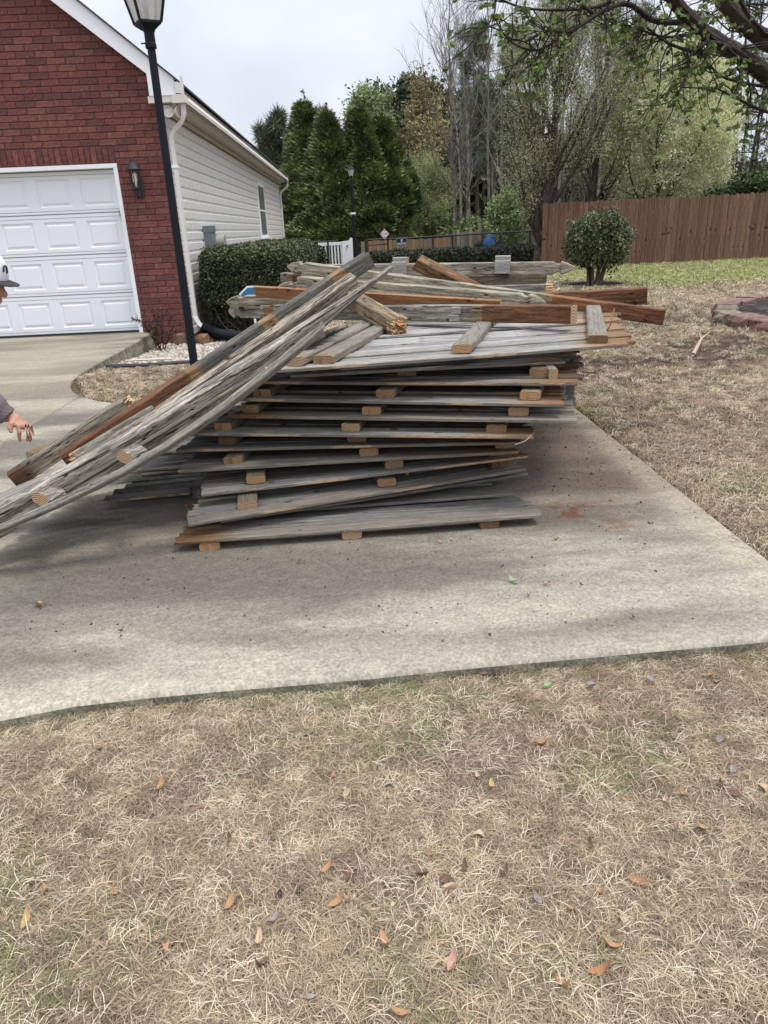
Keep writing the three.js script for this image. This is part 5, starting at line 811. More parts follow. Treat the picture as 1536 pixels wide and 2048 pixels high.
// pale cream green tree
cloudTree('pale_tree', 'dense pale cream green tree in young leaf above the privacy fence', baseAt(1318, -26.5), { seed: 51, rad: [2.15, 3.1, 1.9], cy: 3.9, n: 13000, lumps: 220, lumpR: 0.26, leafMat: thinLeaf(), leaf: leafClump(7, 0.06, 0.036, 0.13, 23), cols: [[0.56, 0.58, 0.3], [0.7, 0.7, 0.42], [0.42, 0.46, 0.2], [0.76, 0.74, 0.54]], bark: barkOf([0.16, 0.14, 0.12]), P: { levels: 4, kids: [22, 7, 4], len: [6.3, 2.5, 1.1, 0.5], r: 0.15, ang: [0.7, 0.6, 0.6], start: 0.08, leafLvl: 9, up: 0.1, minR: 0.008, taper: 0.15 } });
cloudTree('pale_tree', 'smaller pale flowering tree right of the dense pale tree, thinning into the bright gap', baseAt(1395, -28), { seed: 52, rad: [0.95, 2.9, 1.0], cy: 3.6, n: 2600, lumps: 60, lumpR: 0.22, leafMat: thinLeaf(), leaf: leafClump(6, 0.075, 0.045, 0.12, 24), cols: [[0.38, 0.38, 0.2], [0.5, 0.48, 0.32], [0.24, 0.26, 0.1]], bark: barkOf([0.1, 0.085, 0.075]), P: { levels: 3, kids: [16, 6], len: [6.3, 1.5, 0.7], r: 0.17, ang: [0.6, 0.6], start: 0.2, leafLvl: 9, up: 0.1, minR: 0.01 } });
// the far wood that closes the view
{
  const t = thing('far_woods', 'dark far wood filling the gaps between the trees'); t.userData.kind = 'stuff'; const r = rngOf(61), list = [], b = new GB();
  for (let i = 0; i < 15000; i++) { const px = 505 + r() * 1150, z = -54 - r() * 10, hi = px < 760 ? 330 - 40 * sstep(520, 700, px) : px < 1010 ? lerp(285, 215, sstep(760, 900, px)) : px < 1380 ? lerp(225, 300, sstep(1010, 1100, px)) : 352, lo = 500, ed = hi + 60 * (fbm(px * 0.02, 3, 3) - 0.5), py = ed + (lo - ed) * Math.pow(r(), 0.85), p = atZ(px, py, z); list.push([M4(p, randQ(r), V(1, 1, 1).multiplyScalar(1.2 + r() * 1.2)), pick(r, [[0.12, 0.13, 0.075], [0.15, 0.15, 0.09], [0.17, 0.16, 0.11], [0.09, 0.1, 0.06]])]); }
  inst('foliage', LC.dark, leafMat(), list, t).userData.kind = 'stuff';
  for (let i = 0; i < 90; i++) { const px = 505 + r() * 1100, z = -50 - r() * 5, p = baseAt(px, z), h = px > 1390 ? 9 : px < 800 ? 4 + r() * 2 : 6 + r() * 4; b.tube([p, p.clone().add(V((r() - 0.5) * 0.5, h * 0.5, 0)), p.clone().add(V((r() - 0.5), h, 0))], [0.12, 0.09, 0.03], 5, 1, false); }
  mesh('stems', b.build(), barkOf([0.15, 0.135, 0.12]), t).userData.kind = 'stuff';
}
// ---- hedges: clipped boxes of small leaves
function hedge(label, x0, x1, y0, y1, z0, z1, n, leaf, cols, seed, o = {}) {
  const t = thing('hedge', label, 'hedge', V((x0 + x1) / 2, gy((x0 + x1) / 2, z1), (z0 + z1) / 2)), P = t.position, r = rngOf(seed), list = [], w = x1 - x0, h = y1 - y0, d = z1 - z0;
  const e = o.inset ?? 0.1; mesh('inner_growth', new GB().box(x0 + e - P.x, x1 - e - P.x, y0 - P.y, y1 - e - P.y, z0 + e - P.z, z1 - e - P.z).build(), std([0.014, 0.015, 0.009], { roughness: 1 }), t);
  const aF = w * h, aT = w * d, aS = d * h, sum = aF + aT + aS * 1.4;
  for (let i = 0; i < n; i++) {
    const q = r() * sum; let x = lerp(x0, x1, r()), y = lerp(y0, y1, Math.pow(r(), o.topHeavy ?? 0.8)), z = lerp(z0, z1, r()); const dp = Math.pow(r(), 2) * (o.deep ?? 0.12);
    if (q < aF) z = z1 - dp; else if (q < aF + aT) y = y1 - dp; else if (r() < 0.75) x = x1 - dp; else x = x0 + dp;
    const rd = o.round ?? 0.12, cx = Math.max(0, Math.abs(x - (x0 + x1) / 2) - w / 2 + rd), cy = Math.max(0, y - y1 + rd), cz = Math.max(0, Math.abs(z - (z0 + z1) / 2) - d / 2 + rd), L = Math.hypot(cx, cy, cz); if (L > rd) { const f = rd / L; x -= Math.sign(x - (x0 + x1) / 2) * cx * (1 - f); y -= cy * (1 - f); z -= Math.sign(z - (z0 + z1) / 2) * cz * (1 - f); }
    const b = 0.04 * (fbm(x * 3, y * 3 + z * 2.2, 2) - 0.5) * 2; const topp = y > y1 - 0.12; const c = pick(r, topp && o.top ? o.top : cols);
    list.push([M4(V(x - P.x + b, y - P.y + b, z - P.z + b), randQ(r), V(1, 1, 1).multiplyScalar(0.7 + r() * 0.7)), c]);
  }
  inst('foliage', leaf, leafMat({ roughness: 0.5 }), list, t);
  if (o.twigs) { const b = new GB(); for (let i = 0; i < o.twigs; i++) { const x = lerp(x0 + 0.1, x1 - 0.1, r()), z = lerp(z1 - 0.7, z1 + 0.1, r()), p = V(x - P.x, gy(x, z) - P.y, z - P.z), q = p.clone().add(V((r() - 0.5) * 0.7, 0.25 + r() * 0.35, (r() - 0.3) * 0.4)); b.tube([p, p.clone().lerp(q, 0.5).add(V((r() - 0.5) * 0.15, 0, (r() - 0.5) * 0.1)), q], [0.012, 0.008, 0.004], 4, 1, false); } mesh('stems', b.build(), barkOf([0.2, 0.17, 0.14]), t); }
  return t;
}
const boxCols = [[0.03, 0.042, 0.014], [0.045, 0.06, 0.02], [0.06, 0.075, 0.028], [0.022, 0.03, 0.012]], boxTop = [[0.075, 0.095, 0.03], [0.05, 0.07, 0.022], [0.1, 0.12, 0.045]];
{
  const a = atZ(408, 505, -11.6), c = atZ(578, 500, -11.6);
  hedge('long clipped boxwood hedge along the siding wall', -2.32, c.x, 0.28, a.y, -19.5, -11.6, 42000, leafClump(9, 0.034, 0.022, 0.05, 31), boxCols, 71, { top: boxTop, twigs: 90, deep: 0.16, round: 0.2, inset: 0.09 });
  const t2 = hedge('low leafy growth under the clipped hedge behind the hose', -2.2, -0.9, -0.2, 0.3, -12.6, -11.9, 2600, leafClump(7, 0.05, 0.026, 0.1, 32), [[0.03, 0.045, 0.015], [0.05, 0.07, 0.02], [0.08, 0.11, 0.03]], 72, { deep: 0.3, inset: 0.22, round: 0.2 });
  const b1 = atZ(616, 490, -20), b2 = atZ(643, 490, -20); hedge('small dark clipped bush at the far end of the boxwood hedge', b1.x, b2.x, 0.0, 0.87, -21.2, -20, 2600, LC.small, boxCols, 73, { round: 0.15 });
  const l0 = atZ(737, 510, -23).x, l1 = atZ(1107, 500, -23).x; const y0 = gy(2, -23);
  hedge('low dark hedge row in front of the chain link fence', l0, l1, y0, 0.54, -23.9, -22.9, 9000, leafClump(8, 0.07, 0.035, 0.1, 33), [[0.025, 0.035, 0.014], [0.04, 0.05, 0.02], [0.055, 0.06, 0.03]], 74, { round: 0.25, deep: 0.2 });
}
// ---- round multi-stemmed shrub in the low stone ring
{
  const c = V(4.92, -0.02, -15.3), t = thing('round_shrub', 'small round glossy evergreen shrub on several bare stems in the low stone ring', 'shrub', c), r = rngOf(81), b = new GB(), list = [], top = atZ(1195, 418, -15.3).y, rx = (atZ(1262, 480, -15.3).x - atZ(1132, 480, -15.3).x) / 2, cy = 0.93, ry = top - cy;
  for (let i = 0; i < 9; i++) { const a = r() * 6.28, q = 0.05 + r() * 0.08; b.tube([V(Math.cos(a) * q, 0, Math.sin(a) * q), V(Math.cos(a) * 0.16, 0.35, Math.sin(a) * 0.16), V(Math.cos(a) * 0.34, 0.85, Math.sin(a) * 0.34), V(Math.cos(a) * 0.5, 1.3, Math.sin(a) * 0.5)], [0.04, 0.03, 0.02, 0.008], 6, 1, false); }
  mesh('stems', b.build(), barkOf([0.34, 0.29, 0.24]), t);
  for (let i = 0; i < 5200; i++) { const d = V(r() * 2 - 1, r() * 2 - 1, r() * 2 - 1).normalize(), lump = 0.72 + 0.5 * fbm(d.x * 3 + 9, d.y * 3 + d.z * 4, 3), s = Math.pow(r(), 0.35) * lump * (r() < 0.08 ? 1.05 + 0.14 * r() : 0.96); let x = d.x * rx * s, y = cy + d.y * ry * s, z = d.z * rx * s; if (d.y < 0) { const k = 1 - d.y * 0.12; x *= k; z *= k; y = cy + d.y * ry * s * 1.02; } if (y < 0.3 + 0.25 * r() - 0.3 * Math.hypot(d.x, d.z)) continue; list.push([M4(V(x, y, z), randQ(r), V(1, 1, 1).multiplyScalar(0.7 + r() * 0.6)), pick(r, [[0.08, 0.095, 0.038], [0.11, 0.13, 0.05], [0.16, 0.18, 0.08], [0.055, 0.066, 0.027]])]); }
  inst('crown', leafClump(7, 0.055, 0.034, 0.06, 34), leafMat({ roughness: 0.35 }), list, t);
}
// ---- thin dark red shrub by the brick
{
  const P = atY(322, 688, -0.2); P.z = -10.55; P.x = -2.78; P.y = gy(P.x, P.z); const b = new GB(), sites = [], r = rngOf(91), t = thing('dying_shrub', 'thin dying shrub with dark red leaves in front of the brick wall', 'shrub', P);
  for (let i = 0; i < 6; i++) grow(b, V((r() - 0.5) * 0.08, 0, (r() - 0.5) * 0.08), V((r() - 0.5) * 0.7, 1, (r() - 0.5) * 0.5).normalize(), 0.5, 0.009, 1, { levels: 4, kids: [0, 5, 4], len: [0, 0.5, 0.24, 0.12], ang: [0, 0.7, 0.7], leafLvl: 2, sites: 3, up: 0.06, wob: 0.2, minR: 0.0025 }, r, sites);
  mesh('stems', b.build(), barkOf([0.06, 0.035, 0.03]), t); inst('foliage', leafClump(3, 0.03, 0.014, 0.03, 35), leafMat(), sites.map(([c]) => [M4(c, randQ(r), V(1, 1, 1)), pick(r, [[0.06, 0.022, 0.018], [0.04, 0.018, 0.016], [0.1, 0.04, 0.03]])]), t);
}
// ---- near tree whose limb enters at the top right
{
  const c = V(7.1, 0.05, -8.9), t = thing('near_tree', 'near tree whose dark limbs and fresh leaves hang into the top right corner', 'tree', c), r = rngOf(101), b = new GB(), tw = new GB(), sites = [];
  const A = (px, py, z) => atZ(px, py, z).sub(c), path = (l) => new THREE.CatmullRomCurve3(l.map((p) => A(...p))).getPoints(l.length * 5);
  const tap = (pts, r0, r1) => pts.map((_, i) => lerp(r0, r1, i / (pts.length - 1)) * (1 + 0.08 * Math.sin(i * 1.7)));
  const fork = A(1760, 330, -9.1); b.tube([V(0, -0.25, 0), V(0.02, 0.4, 0), V(fork.x * 0.6, fork.y * 0.5, fork.z * 0.5), fork, fork.clone().add(V(0.3, 1.6, -0.1)), fork.clone().add(V(0.2, 3.6, -0.4))], [0.3, 0.23, 0.21, 0.2, 0.15, 0.05], 12, 1, false);
  const limbs = [[[[1760, 330, -9.1], [1665, 268, -9.1], [1590, 205, -9.0], [1536, 152, -8.8], [1470, 104, -8.6], [1405, 62, -8.4], [1345, -5, -8.2], [1310, -90, -8.0]], 0.115, 0.055], [[[1760, 270, -9.1], [1680, 180, -9.2], [1590, 110, -9.0], [1505, 62, -9.0], [1440, -8, -9.1], [1400, -90, -9.2]], 0.125, 0.065]];
  for (const [l, r0, r1] of limbs) { const p = path(l); b.tube(p, tap(p, r0, r1), 10, 1, false); }
  const subs = [[[[1390, 45, -8.4], [1306, 40, -8.1], [1255, 8, -8.0], [1200, 26, -7.8], [1136, 64, -7.6], [1098, 61, -7.5], [1050, 84, -7.4]], 0.03], [[[1190, 30, -7.8], [1160, 4, -7.8], [1140, -40, -7.8]], 0.022], [[[1345, 0, -8.2], [1260, -14, -8.0], [1200, 12, -7.9], [1120, 20, -7.7], [1040, 14, -7.5], [992, -6, -7.4]], 0.02], [[[1500, 126, -8.7], [1440, 88, -8.4], [1402, 90, -8.2], [1378, 120, -8.1], [1376, 138, -8.1], [1362, 176, -8.0], [1348, 205, -8.0]], 0.026], [[[1480, 108, -8.6], [1400, 104, -8.3], [1340, 88, -8.1], [1300, 60, -8.0], [1262, 30, -8.0]], 0.02], [[[1560, 176, -8.9], [1500, 168, -8.6], [1440, 150, -8.4], [1395, 100, -8.3]], 0.02], [[[1405, 62, -8.4], [1330, 74, -8.2], [1280, 60, -8.1]], 0.02], [[[1136, 64, -7.6], [1075, 100, -7.5], [1020, 82, -7.4], [985, 30, -7.4]], 0.014], [[[1590, 215, -9.0], [1540, 225, -8.7], [1480, 200, -8.5], [1430, 175, -8.4]], 0.022], [[[1550, 90, -9.0], [1490, 20, -8.7], [1470, -30, -8.6]], 0.03]];
  for (const [l, r0] of subs) {
    const p = path(l); tw.tube(p, tap(p, r0, r0 * 0.35), 6, 1, false);
    for (let i = 3; i < p.length; i += 1) { if (r() < 0.22) continue; const d = p[Math.min(i + 1, p.length - 1)].clone().sub(p[i - 1]).normalize(), nd = d.multiplyScalar(0.4).add(perp(d, r)).add(V(0, -0.12, 0)).normalize(); grow(tw, p[i], nd, 0.3 + r() * 0.3, 0.007, 1, { levels: 3, kids: [0, 4], len: [0, 0.4, 0.2], ang: [0, 0.8], leafLvl: 1, sites: 1, up: -0.02, wob: 0.3, minR: 0.003 }, r, sites); }
  }
  for (let i = 0; i < 40; i++) { const l = limbs[i % 2][0], p = path(l), k = 2 + Math.floor(r() * (p.length - 4)), d = perp(V(0, 0.2, 1), r); grow(tw, p[k], d, 0.5 + r() * 0.5, 0.012, 1, { levels: 3, kids: [0, 5], len: [0, 0.5, 0.25], ang: [0, 0.8], leafLvl: 1, sites: 1, up: 0.0, wob: 0.3, minR: 0.003 }, r, sites); }
  mesh('trunk', b.build(), barkOf([0.085, 0.062, 0.045]), t); mesh('twigs', tw.build(), barkOf([0.07, 0.055, 0.042]), t);
  const lg = (() => { const g = new GB(), q = rngOf(5); for (let i = 0; i < 5; i++) { const a = q() * 6.28, d = V(Math.cos(a), -0.5 - q() * 0.5, Math.sin(a)).normalize(), s = perp(d, q), L = 0.048 + q() * 0.022, W = 0.04, o = V(0, 0, 0), P = [o, o.clone().addScaledVector(d, L * 0.3).addScaledVector(s, W / 2), o.clone().addScaledVector(d, L * 0.65).addScaledVector(s, W * 0.4), o.clone().addScaledVector(d, L), o.clone().addScaledVector(d, L * 0.65).addScaledVector(s, -W * 0.4), o.clone().addScaledVector(d, L * 0.3).addScaledVector(s, -W / 2)].map((p) => g.v(p.x, p.y, p.z)); for (let k = 1; k < 5; k++) g.tri(P[0], P[k], P[k + 1]); } return flat(g.build()); })();
  const list = []; for (const [p] of sites) if (r() < 0.62) list.push([M4(p, new THREE.Quaternion().setFromEuler(new THREE.Euler((r() - 0.5) * 0.9, r() * 6.28, (r() - 0.5) * 0.9)), V(1, 1, 1).multiplyScalar(0.7 + r() * 0.6)), pick(r, [[0.14, 0.2, 0.045], [0.19, 0.26, 0.06], [0.1, 0.145, 0.035], [0.24, 0.3, 0.09]])]);
  inst('leaves', lg, new THREE.MeshPhysicalMaterial({ color: 0xffffff, transmission: 0.35, thickness: 0, roughness: 0.9, side: THREE.DoubleSide }), list, t);
}
// ---------------------------------------------------------------- dry grass and fallen leaves
function onConcrete(x, z, m = 0) {
  const f = frontEdge(x); if (z > f + m) return false;
  if (z > -5.75 - 0.085 * (1.6 - x) - m && x < 1.6 + m && x > -1.9) return true;
  if (x <= -1.8 && z > (x < -2.53 ? -6.62 : x < -2.28 ? lerp(-6.6, -6.36, (x + 2.53) / 0.25) : lerp(-6.36, -6.04, (x + 2.28) / 0.48)) - m) return true;
  if (z < -6 && x < (z > -7.9 ? lerp(-2.53, -2.98, sstep(-6.55, -7.9, z)) : -3.0) + m) return true;
  return false;
}
function noGrass(x, z) {
  if (onConcrete(x, z, 0.012)) return true;
  if (z < -11.1 && x < -2.3) return true;
  if (x < -0.9 && z < -8.5 && z > -11.4) return true;
  if (Math.hypot(x - 7.1, z + 8.75) < 2.52 || Math.hypot(x - 4.92, z + 15.3) < 0.72) return true;
  return false;
}
function tuft(n, L, w, seed, up) {
  const r = rngOf(seed), b = new GB();
  for (let i = 0; i < n; i++) {
    const a = r() * 6.283, l = L * (0.55 + r() * 0.75), h = l * (up * (0.3 + r() * 0.9)), ox = (r() - 0.5) * L * 0.9, oz = (r() - 0.5) * L * 0.9, curl = (r() - 0.5) * 2.4; let x = ox, z = oz, y = -0.004, an = a; const seg = 4, P = [];
    for (let k = 0; k <= seg; k++) { const t = k / seg, ww = w * (1 - 0.8 * t * t) * (0.7 + 0.5 * r() * 0.3), s = [-Math.sin(an) * ww / 2, Math.cos(an) * ww / 2]; y = h * Math.sin(Math.min(1, t * 1.25) * 2.2) * 0.9; P.push([b.v(x + s[0], y, z + s[1]), b.v(x - s[0], y + ww * 0.3, z - s[1])]); an += curl / seg; x += Math.cos(an) * l / seg; z += Math.sin(an) * l / seg; }
    for (let k = 0; k < seg; k++) b.quad(P[k][0], P[k][1], P[k + 1][1], P[k + 1][0]);
  }
  return b.build();
}
{
  const r = rngOf(201), mat = std([1, 1, 1], { roughness: 0.8 }), inView = (x, y, z) => { const p = V(x, y - 1.3, z), w = -p.dot(CB); if (w < 0.2) return false; const px = 768 + 1450 * p.dot(CR) / w, py = 1024 - 1450 * p.dot(CU) / w; return px > -200 && px < 1736 && py < 2250; };
  const zones = [['near', -1.8, 1.8, -2.15, -0.5, 31000, 0.039, 0.0015, 0.33, 16], ['side', 1.6, 4.2, -4.5, -1.7, 11500, 0.055, 0.0022, 0.42, 14], ['mid', 1.6, 7, -8.2, -4.5, 17000, 0.06, 0.003, 0.45, 14], ['island', -2.95, 2, -8.6, -5.7, 11000, 0.055, 0.003, 0.45, 14], ['far', -1, 10, -14, -8.2, 23000, 0.07, 0.005, 0.5, 14], ['back', 1.5, 15, -21.7, -13.8, 26000, 0.085, 0.008, 0.6, 12]];
  for (const [nm, x0, x1, z0, z1, n, L, w, up, bl] of zones) {
    const lists = [[], [], [], []];
    for (let i = 0; i < n; i++) {
      const x = lerp(x0, x1, r()), z = lerp(z0, z1, r()), y = gy(x, z); if (noGrass(x, z) || !inView(x, y, z)) continue;
      const d = DIRT(x, z); if (r() < d * 0.8) continue;
      const c = lawnColor(x, z), p = fbm(x * 3.1 + 20, z * 3.1 + 40, 3), q = r(); let k = 0.65 + r() * 0.8, cc = [c[0] * k, c[1] * k, c[2] * k];
      const gr = GREEN(x, z); if (r() < gr * 0.8) cc = mix3(cc, [0.29, 0.32, 0.1], 0.6); else if (q < 0.2) cc = mix3(cc, [0.74, 0.63, 0.46], 0.8); else if (q < 0.42) cc = mix3(cc, [0.13, 0.088, 0.06], 0.8); else if (q < 0.4 + 0.4 * sstep(0.52, 0.75, p)) cc = mix3(cc, [0.14, 0.18, 0.05], 0.65); else if (q > 0.9) cc = mix3(cc, [0.5, 0.36, 0.27], 0.6);
      const edge = z > -2.3 && x < 1.7 ? sstep(0.14, 0, z - frontEdge(x)) : 0; const s = (0.75 + r() * 0.6) * (0.75 + 0.6 * p) * (1 - 0.2 * edge); if (edge > 0 && r() < 0.3 * edge) cc = mix3(cc, [0.17, 0.2, 0.07], 0.6);
      lists[i % 4].push([M4(V(x, y, z), new THREE.Quaternion().setFromAxisAngle(V(0, 1, 0), r() * 6.28), V(s, s * (0.7 + r() * 0.6), s)), col(...cc)]);
    }
    const t = thing('dry_grass', { near: 'dry curled straw grass in the foreground', side: 'dry grass right of the parking pad', mid: 'dry grass behind the pad towards the stone ring', island: 'dry grass patch round the near lamp post', far: 'tan grass of the middle lawn', back: 'yellow green grass towards the privacy fence' }[nm]); t.userData.kind = 'stuff';
    lists.forEach((l, i) => { if (l.length) inst('blades', tuft(bl, L, w, 300 + i + n, up), mat, l, t).userData.kind = 'stuff'; });
  }
  // long single straws
}
// fallen leaves: curved blades of dead magnolia and oak
function leafGeo(L, W, curl, seed) { const b = new GB(), r = rngOf(seed), n = 7, tw = (r() - 0.5) * 0.8; const P = []; for (let i = 0; i <= n; i++) { const t = i / n, w = W * Math.pow(Math.sin(Math.PI * (0.06 + 0.9 * t)), 0.75) / 2 * (0.92 + r() * 0.16), x = (t - 0.5) * L, y = curl * L * (t - 0.5) * (t - 0.5) * 2, a = tw * (t - 0.5); P.push([b.v(x, y + Math.sin(a) * w + w * 0.45, Math.cos(a) * w), b.v(x, y, 0), b.v(x, y - Math.sin(a) * w + w * 0.45, -Math.cos(a) * w)]); } for (let i = 0; i < n; i++) { b.quad(P[i][0], P[i][1], P[i + 1][1], P[i + 1][0]); b.quad(P[i][1], P[i][2], P[i + 1][2], P[i + 1][1]); } return b.build(); }
{
  const r = rngOf(211), geos = [leafGeo(0.07, 0.026, 0.35, 1), leafGeo(0.06, 0.03, -0.3, 2), leafGeo(0.05, 0.022, 0.5, 3), leafGeo(0.045, 0.032, 0.2, 4)], mats = { tan: std([0.4, 0.235, 0.125]), orange: std([0.36, 0.18, 0.085]), pale: std([0.5, 0.37, 0.25]), grey: std([0.3, 0.26, 0.24]), brown: std([0.16, 0.09, 0.06]), dark: std([0.07, 0.05, 0.045]), green: std([0.3, 0.4, 0.2]), pink: std([0.45, 0.27, 0.22]), yellow: std([0.46, 0.33, 0.16]) };
  const put = (px, py, k, m, s, label, group, y = null) => { const Y = y ?? (py > 1290 + 0.1 * (1536 - px) ? -0.022 : 0.006), P = atY(px, py, Y), o = mesh('fallen_leaf', geos[k], mats[m]); o.position.copy(P); o.rotation.set((r() - 0.5) * 1.1, r() * 6.28, (r() - 0.5) * 0.9); o.scale.set(s * 0.64, s * 1.5, s * 0.6); return tag(o, label, 'leaf', group); };
  put(77, 1212, 3, 'tan', 1.5, 'curled tan leaf alone on the concrete at far left'); put(243, 1262, 2, 'brown', 0.8, 'small dark brown leaf on the concrete right of the tan leaf'); put(598, 1124, 2, 'brown', 0.7, 'small brown leaf on the concrete below the bottom panel');
  put(1025, 1162, 0, 'green', 1.0, 'pale green crumpled leaf on the concrete'); put(1093, 1168, 3, 'pink', 0.8, 'pinkish leaf on the concrete right of the green leaf'); put(1162, 1170, 2, 'dark', 0.6, 'dark twig tip with leaf on the concrete right of the pinkish leaf'); put(1058, 1192, 2, 'grey', 0.8, 'grey curled leaf on the concrete below the green leaf'); put(1112, 1080, 0, 'orange', 0.7, 'orange leaf scrap on the concrete right of the bottom panel'); put(880, 1083, 2, 'pink', 0.8, 'thin pinkish leaf on the concrete below the bottom panel edge'); put(1006, 1133, 2, 'dark', 0.6, 'dark leaf scrap on the concrete above the green leaf'); put(980, 1272, 2, 'dark', 0.5, 'small black seed pod on the concrete near the front edge'); put(1266, 1235, 2, 'brown', 0.6, 'little brown leaf on the open concrete at right'); put(815, 951, 3, 'tan', 1.0, 'pointed tan leaf on the third stacked panel', undefined, 0.17);
  put(1097, 1371, 3, 'green', 0.9, 'bright green leaf in the dry grass by the concrete edge');
  put(1300, 1361, 3, 'grey', 1.1, 'greyish round leaf in the grass at right near the concrete edge');
  const gg = 'dry leaves in the foreground grass', bands = [[0, 1420, 'in the row of leaves by the concrete edge'], [1420, 1620, 'in the upper band of the front grass'], [1620, 1775, 'in the middle band of the front grass'], [1775, 1860, 'in the lower middle band of the front grass'], [1860, 2100, 'in the nearest band of the front grass']], ord = ['leftmost', 'second from left', 'third from left', 'fourth from left', 'fifth from left', 'sixth from left', 'seventh from left', 'eighth from left', 'ninth from left', 'tenth from left', 'eleventh from left', 'twelfth from left', 'thirteenth from left', 'fourteenth from left', 'fifteenth from left', 'sixteenth from left', 'seventeenth from left'], hue = { tan: 'tan', orange: 'orange brown', pale: 'pale tan', grey: 'grey', brown: 'brown', dark: 'blackish', pink: 'pinkish', yellow: 'yellowish', green: 'green' };
  const lv = [[1085, 1490, 0, 'orange', 0.9], [984, 1575, 0, 'yellow', 0.8], [778, 1572, 1, 'grey', 0.9], [694, 1586, 3, 'pale', 0.8], [668, 1556, 2, 'tan', 0.8], [322, 1572, 0, 'tan', 0.9], [230, 1785, 3, 'tan', 0.7], [95, 1782, 2, 'tan', 0.8], [55, 1840, 0, 'yellow', 1], [65, 1770, 2, 'brown', 0.8], [460, 1810, 0, 'tan', 0.9], [518, 1885, 0, 'pale', 0.9], [548, 1840, 2, 'grey', 0.9], [650, 1742, 0, 'tan', 0.8], [676, 1805, 0, 'tan', 0.9], [772, 1890, 0, 'tan', 1.0], [789, 1812, 1, 'pale', 0.7], [860, 1712, 2, 'orange', 0.7], [905, 1925, 0, 'pink', 1.0], [898, 1928, 1, 'pale', 1], [958, 1670, 1, 'pale', 0.9], [1144, 1822, 2, 'tan', 0.7], [1204, 1790, 2, 'tan', 0.8], [1276, 1762, 0, 'tan', 1], [1222, 1895, 0, 'tan', 0.9], [1206, 1946, 0, 'orange', 1.1], [1130, 1978, 0, 'tan', 1.0], [1246, 1840, 1, 'pale', 0.7], [800, 2030, 0, 'tan', 0.8], [1527, 1575, 1, 'pale', 0.8], [1470, 1592, 3, 'brown', 1], [1365, 1590, 2, 'tan', 0.7], [1330, 1600, 2, 'pale', 0.7], [1440, 1478, 3, 'grey', 0.9], [1468, 1540, 3, 'grey', 0.9], [1440, 1570, 2, 'brown', 0.8], [955, 1555, 2, 'pale', 0.8], [890, 1760, 3, 'brown', 1], [930, 1740, 2, 'brown', 1], [845, 1750, 3, 'brown', 0.9], [700, 1755, 2, 'brown', 1], [905, 1780, 3, 'pale', 1.2], [560, 1790, 3, 'dark', 0.8], [1012, 1745, 2, 'brown', 0.8], [968, 1352, 3, 'brown', 1], [1185, 1372, 3, 'grey', 1], [1420, 1355, 0, 'orange', 0.8], [1430, 1368, 2, 'brown', 0.9], [460, 1680, 2, 'brown', 0.8], [330, 1890, 1, 'tan', 0.9], [75, 1640, 2, 'brown', 0.7], [520, 1935, 0, 'brown', 0.9], [1400, 1655, 0, 'tan', 0.7], [1075, 1800, 3, 'grey', 0.8], [600, 1520, 2, 'tan', 0.6], [200, 1500, 2, 'brown', 0.6], [400, 1615, 3, 'orange', 0.6], [1250, 1602, 2, 'tan', 0.7], [1180, 1690, 2, 'brown', 0.8], [620, 2000, 3, 'grey', 0.8]];
  for (const [lo, hi, where] of bands) lv.filter((e) => e[1] >= lo && e[1] < hi).sort((p, q) => p[0] - q[0]).forEach(([px, py, k, m, s], i) => put(px, py, k, m, s, hue[m] + ' dry leaf, ' + ord[i] + ' ' + where, gg));
  const A = (px, py) => { const p = atY(px, py, 0); p.y = gy(p.x, p.z) + 0.03; return p; };
  const b = new GB(); b.tube([A(1385, 718), A(1395, 698), A(1402, 684), A(1418, 672)], [0.02, 0.017, 0.012, 0.006], 6); b.tube([A(1402, 684), A(1398, 676), A(1400, 668)], [0.01, 0.008, 0.004], 5); tag(mesh('stick', b.build(), std([0.45, 0.33, 0.25])), 'forked bare stick on the lawn left of the stone ring', 'stick');
  // crumbs of bark and soil scattered on the concrete right of the stack
  const list = [], cg = new THREE.IcosahedronGeometry(1, 0); for (let i = 0; i < 420; i++) { const x = 0.85 + r() * 0.75, z = -3.0 - Math.pow(r(), 0.8) * 2.2, s = 0.002 + r() * r() * r() * 0.008; list.push([M4(V(x, s * 0.4, z), randQ(r), V(s * (1 + r()), s * 0.6, s)), pick(r, [[0.12, 0.07, 0.05], [0.07, 0.05, 0.04], [0.22, 0.12, 0.07]])]); }
  for (let i = 0; i < 260; i++) { const x = -1.3 + r() * 2.6, z = -2.1 - r() * 1.2, s = 0.002 + r() * r() * 0.004; list.push([M4(V(x, s * 0.4, z), randQ(r), V(s * (1 + r()), s * 0.6, s)), pick(r, [[0.12, 0.07, 0.05], [0.07, 0.05, 0.04]])]); }
  tag(inst('soil_crumbs', cg, std([1, 1, 1], { roughness: 1 }), list), 'crumbs of soil and bark scattered on the concrete', 'soil', null, 'stuff');
}
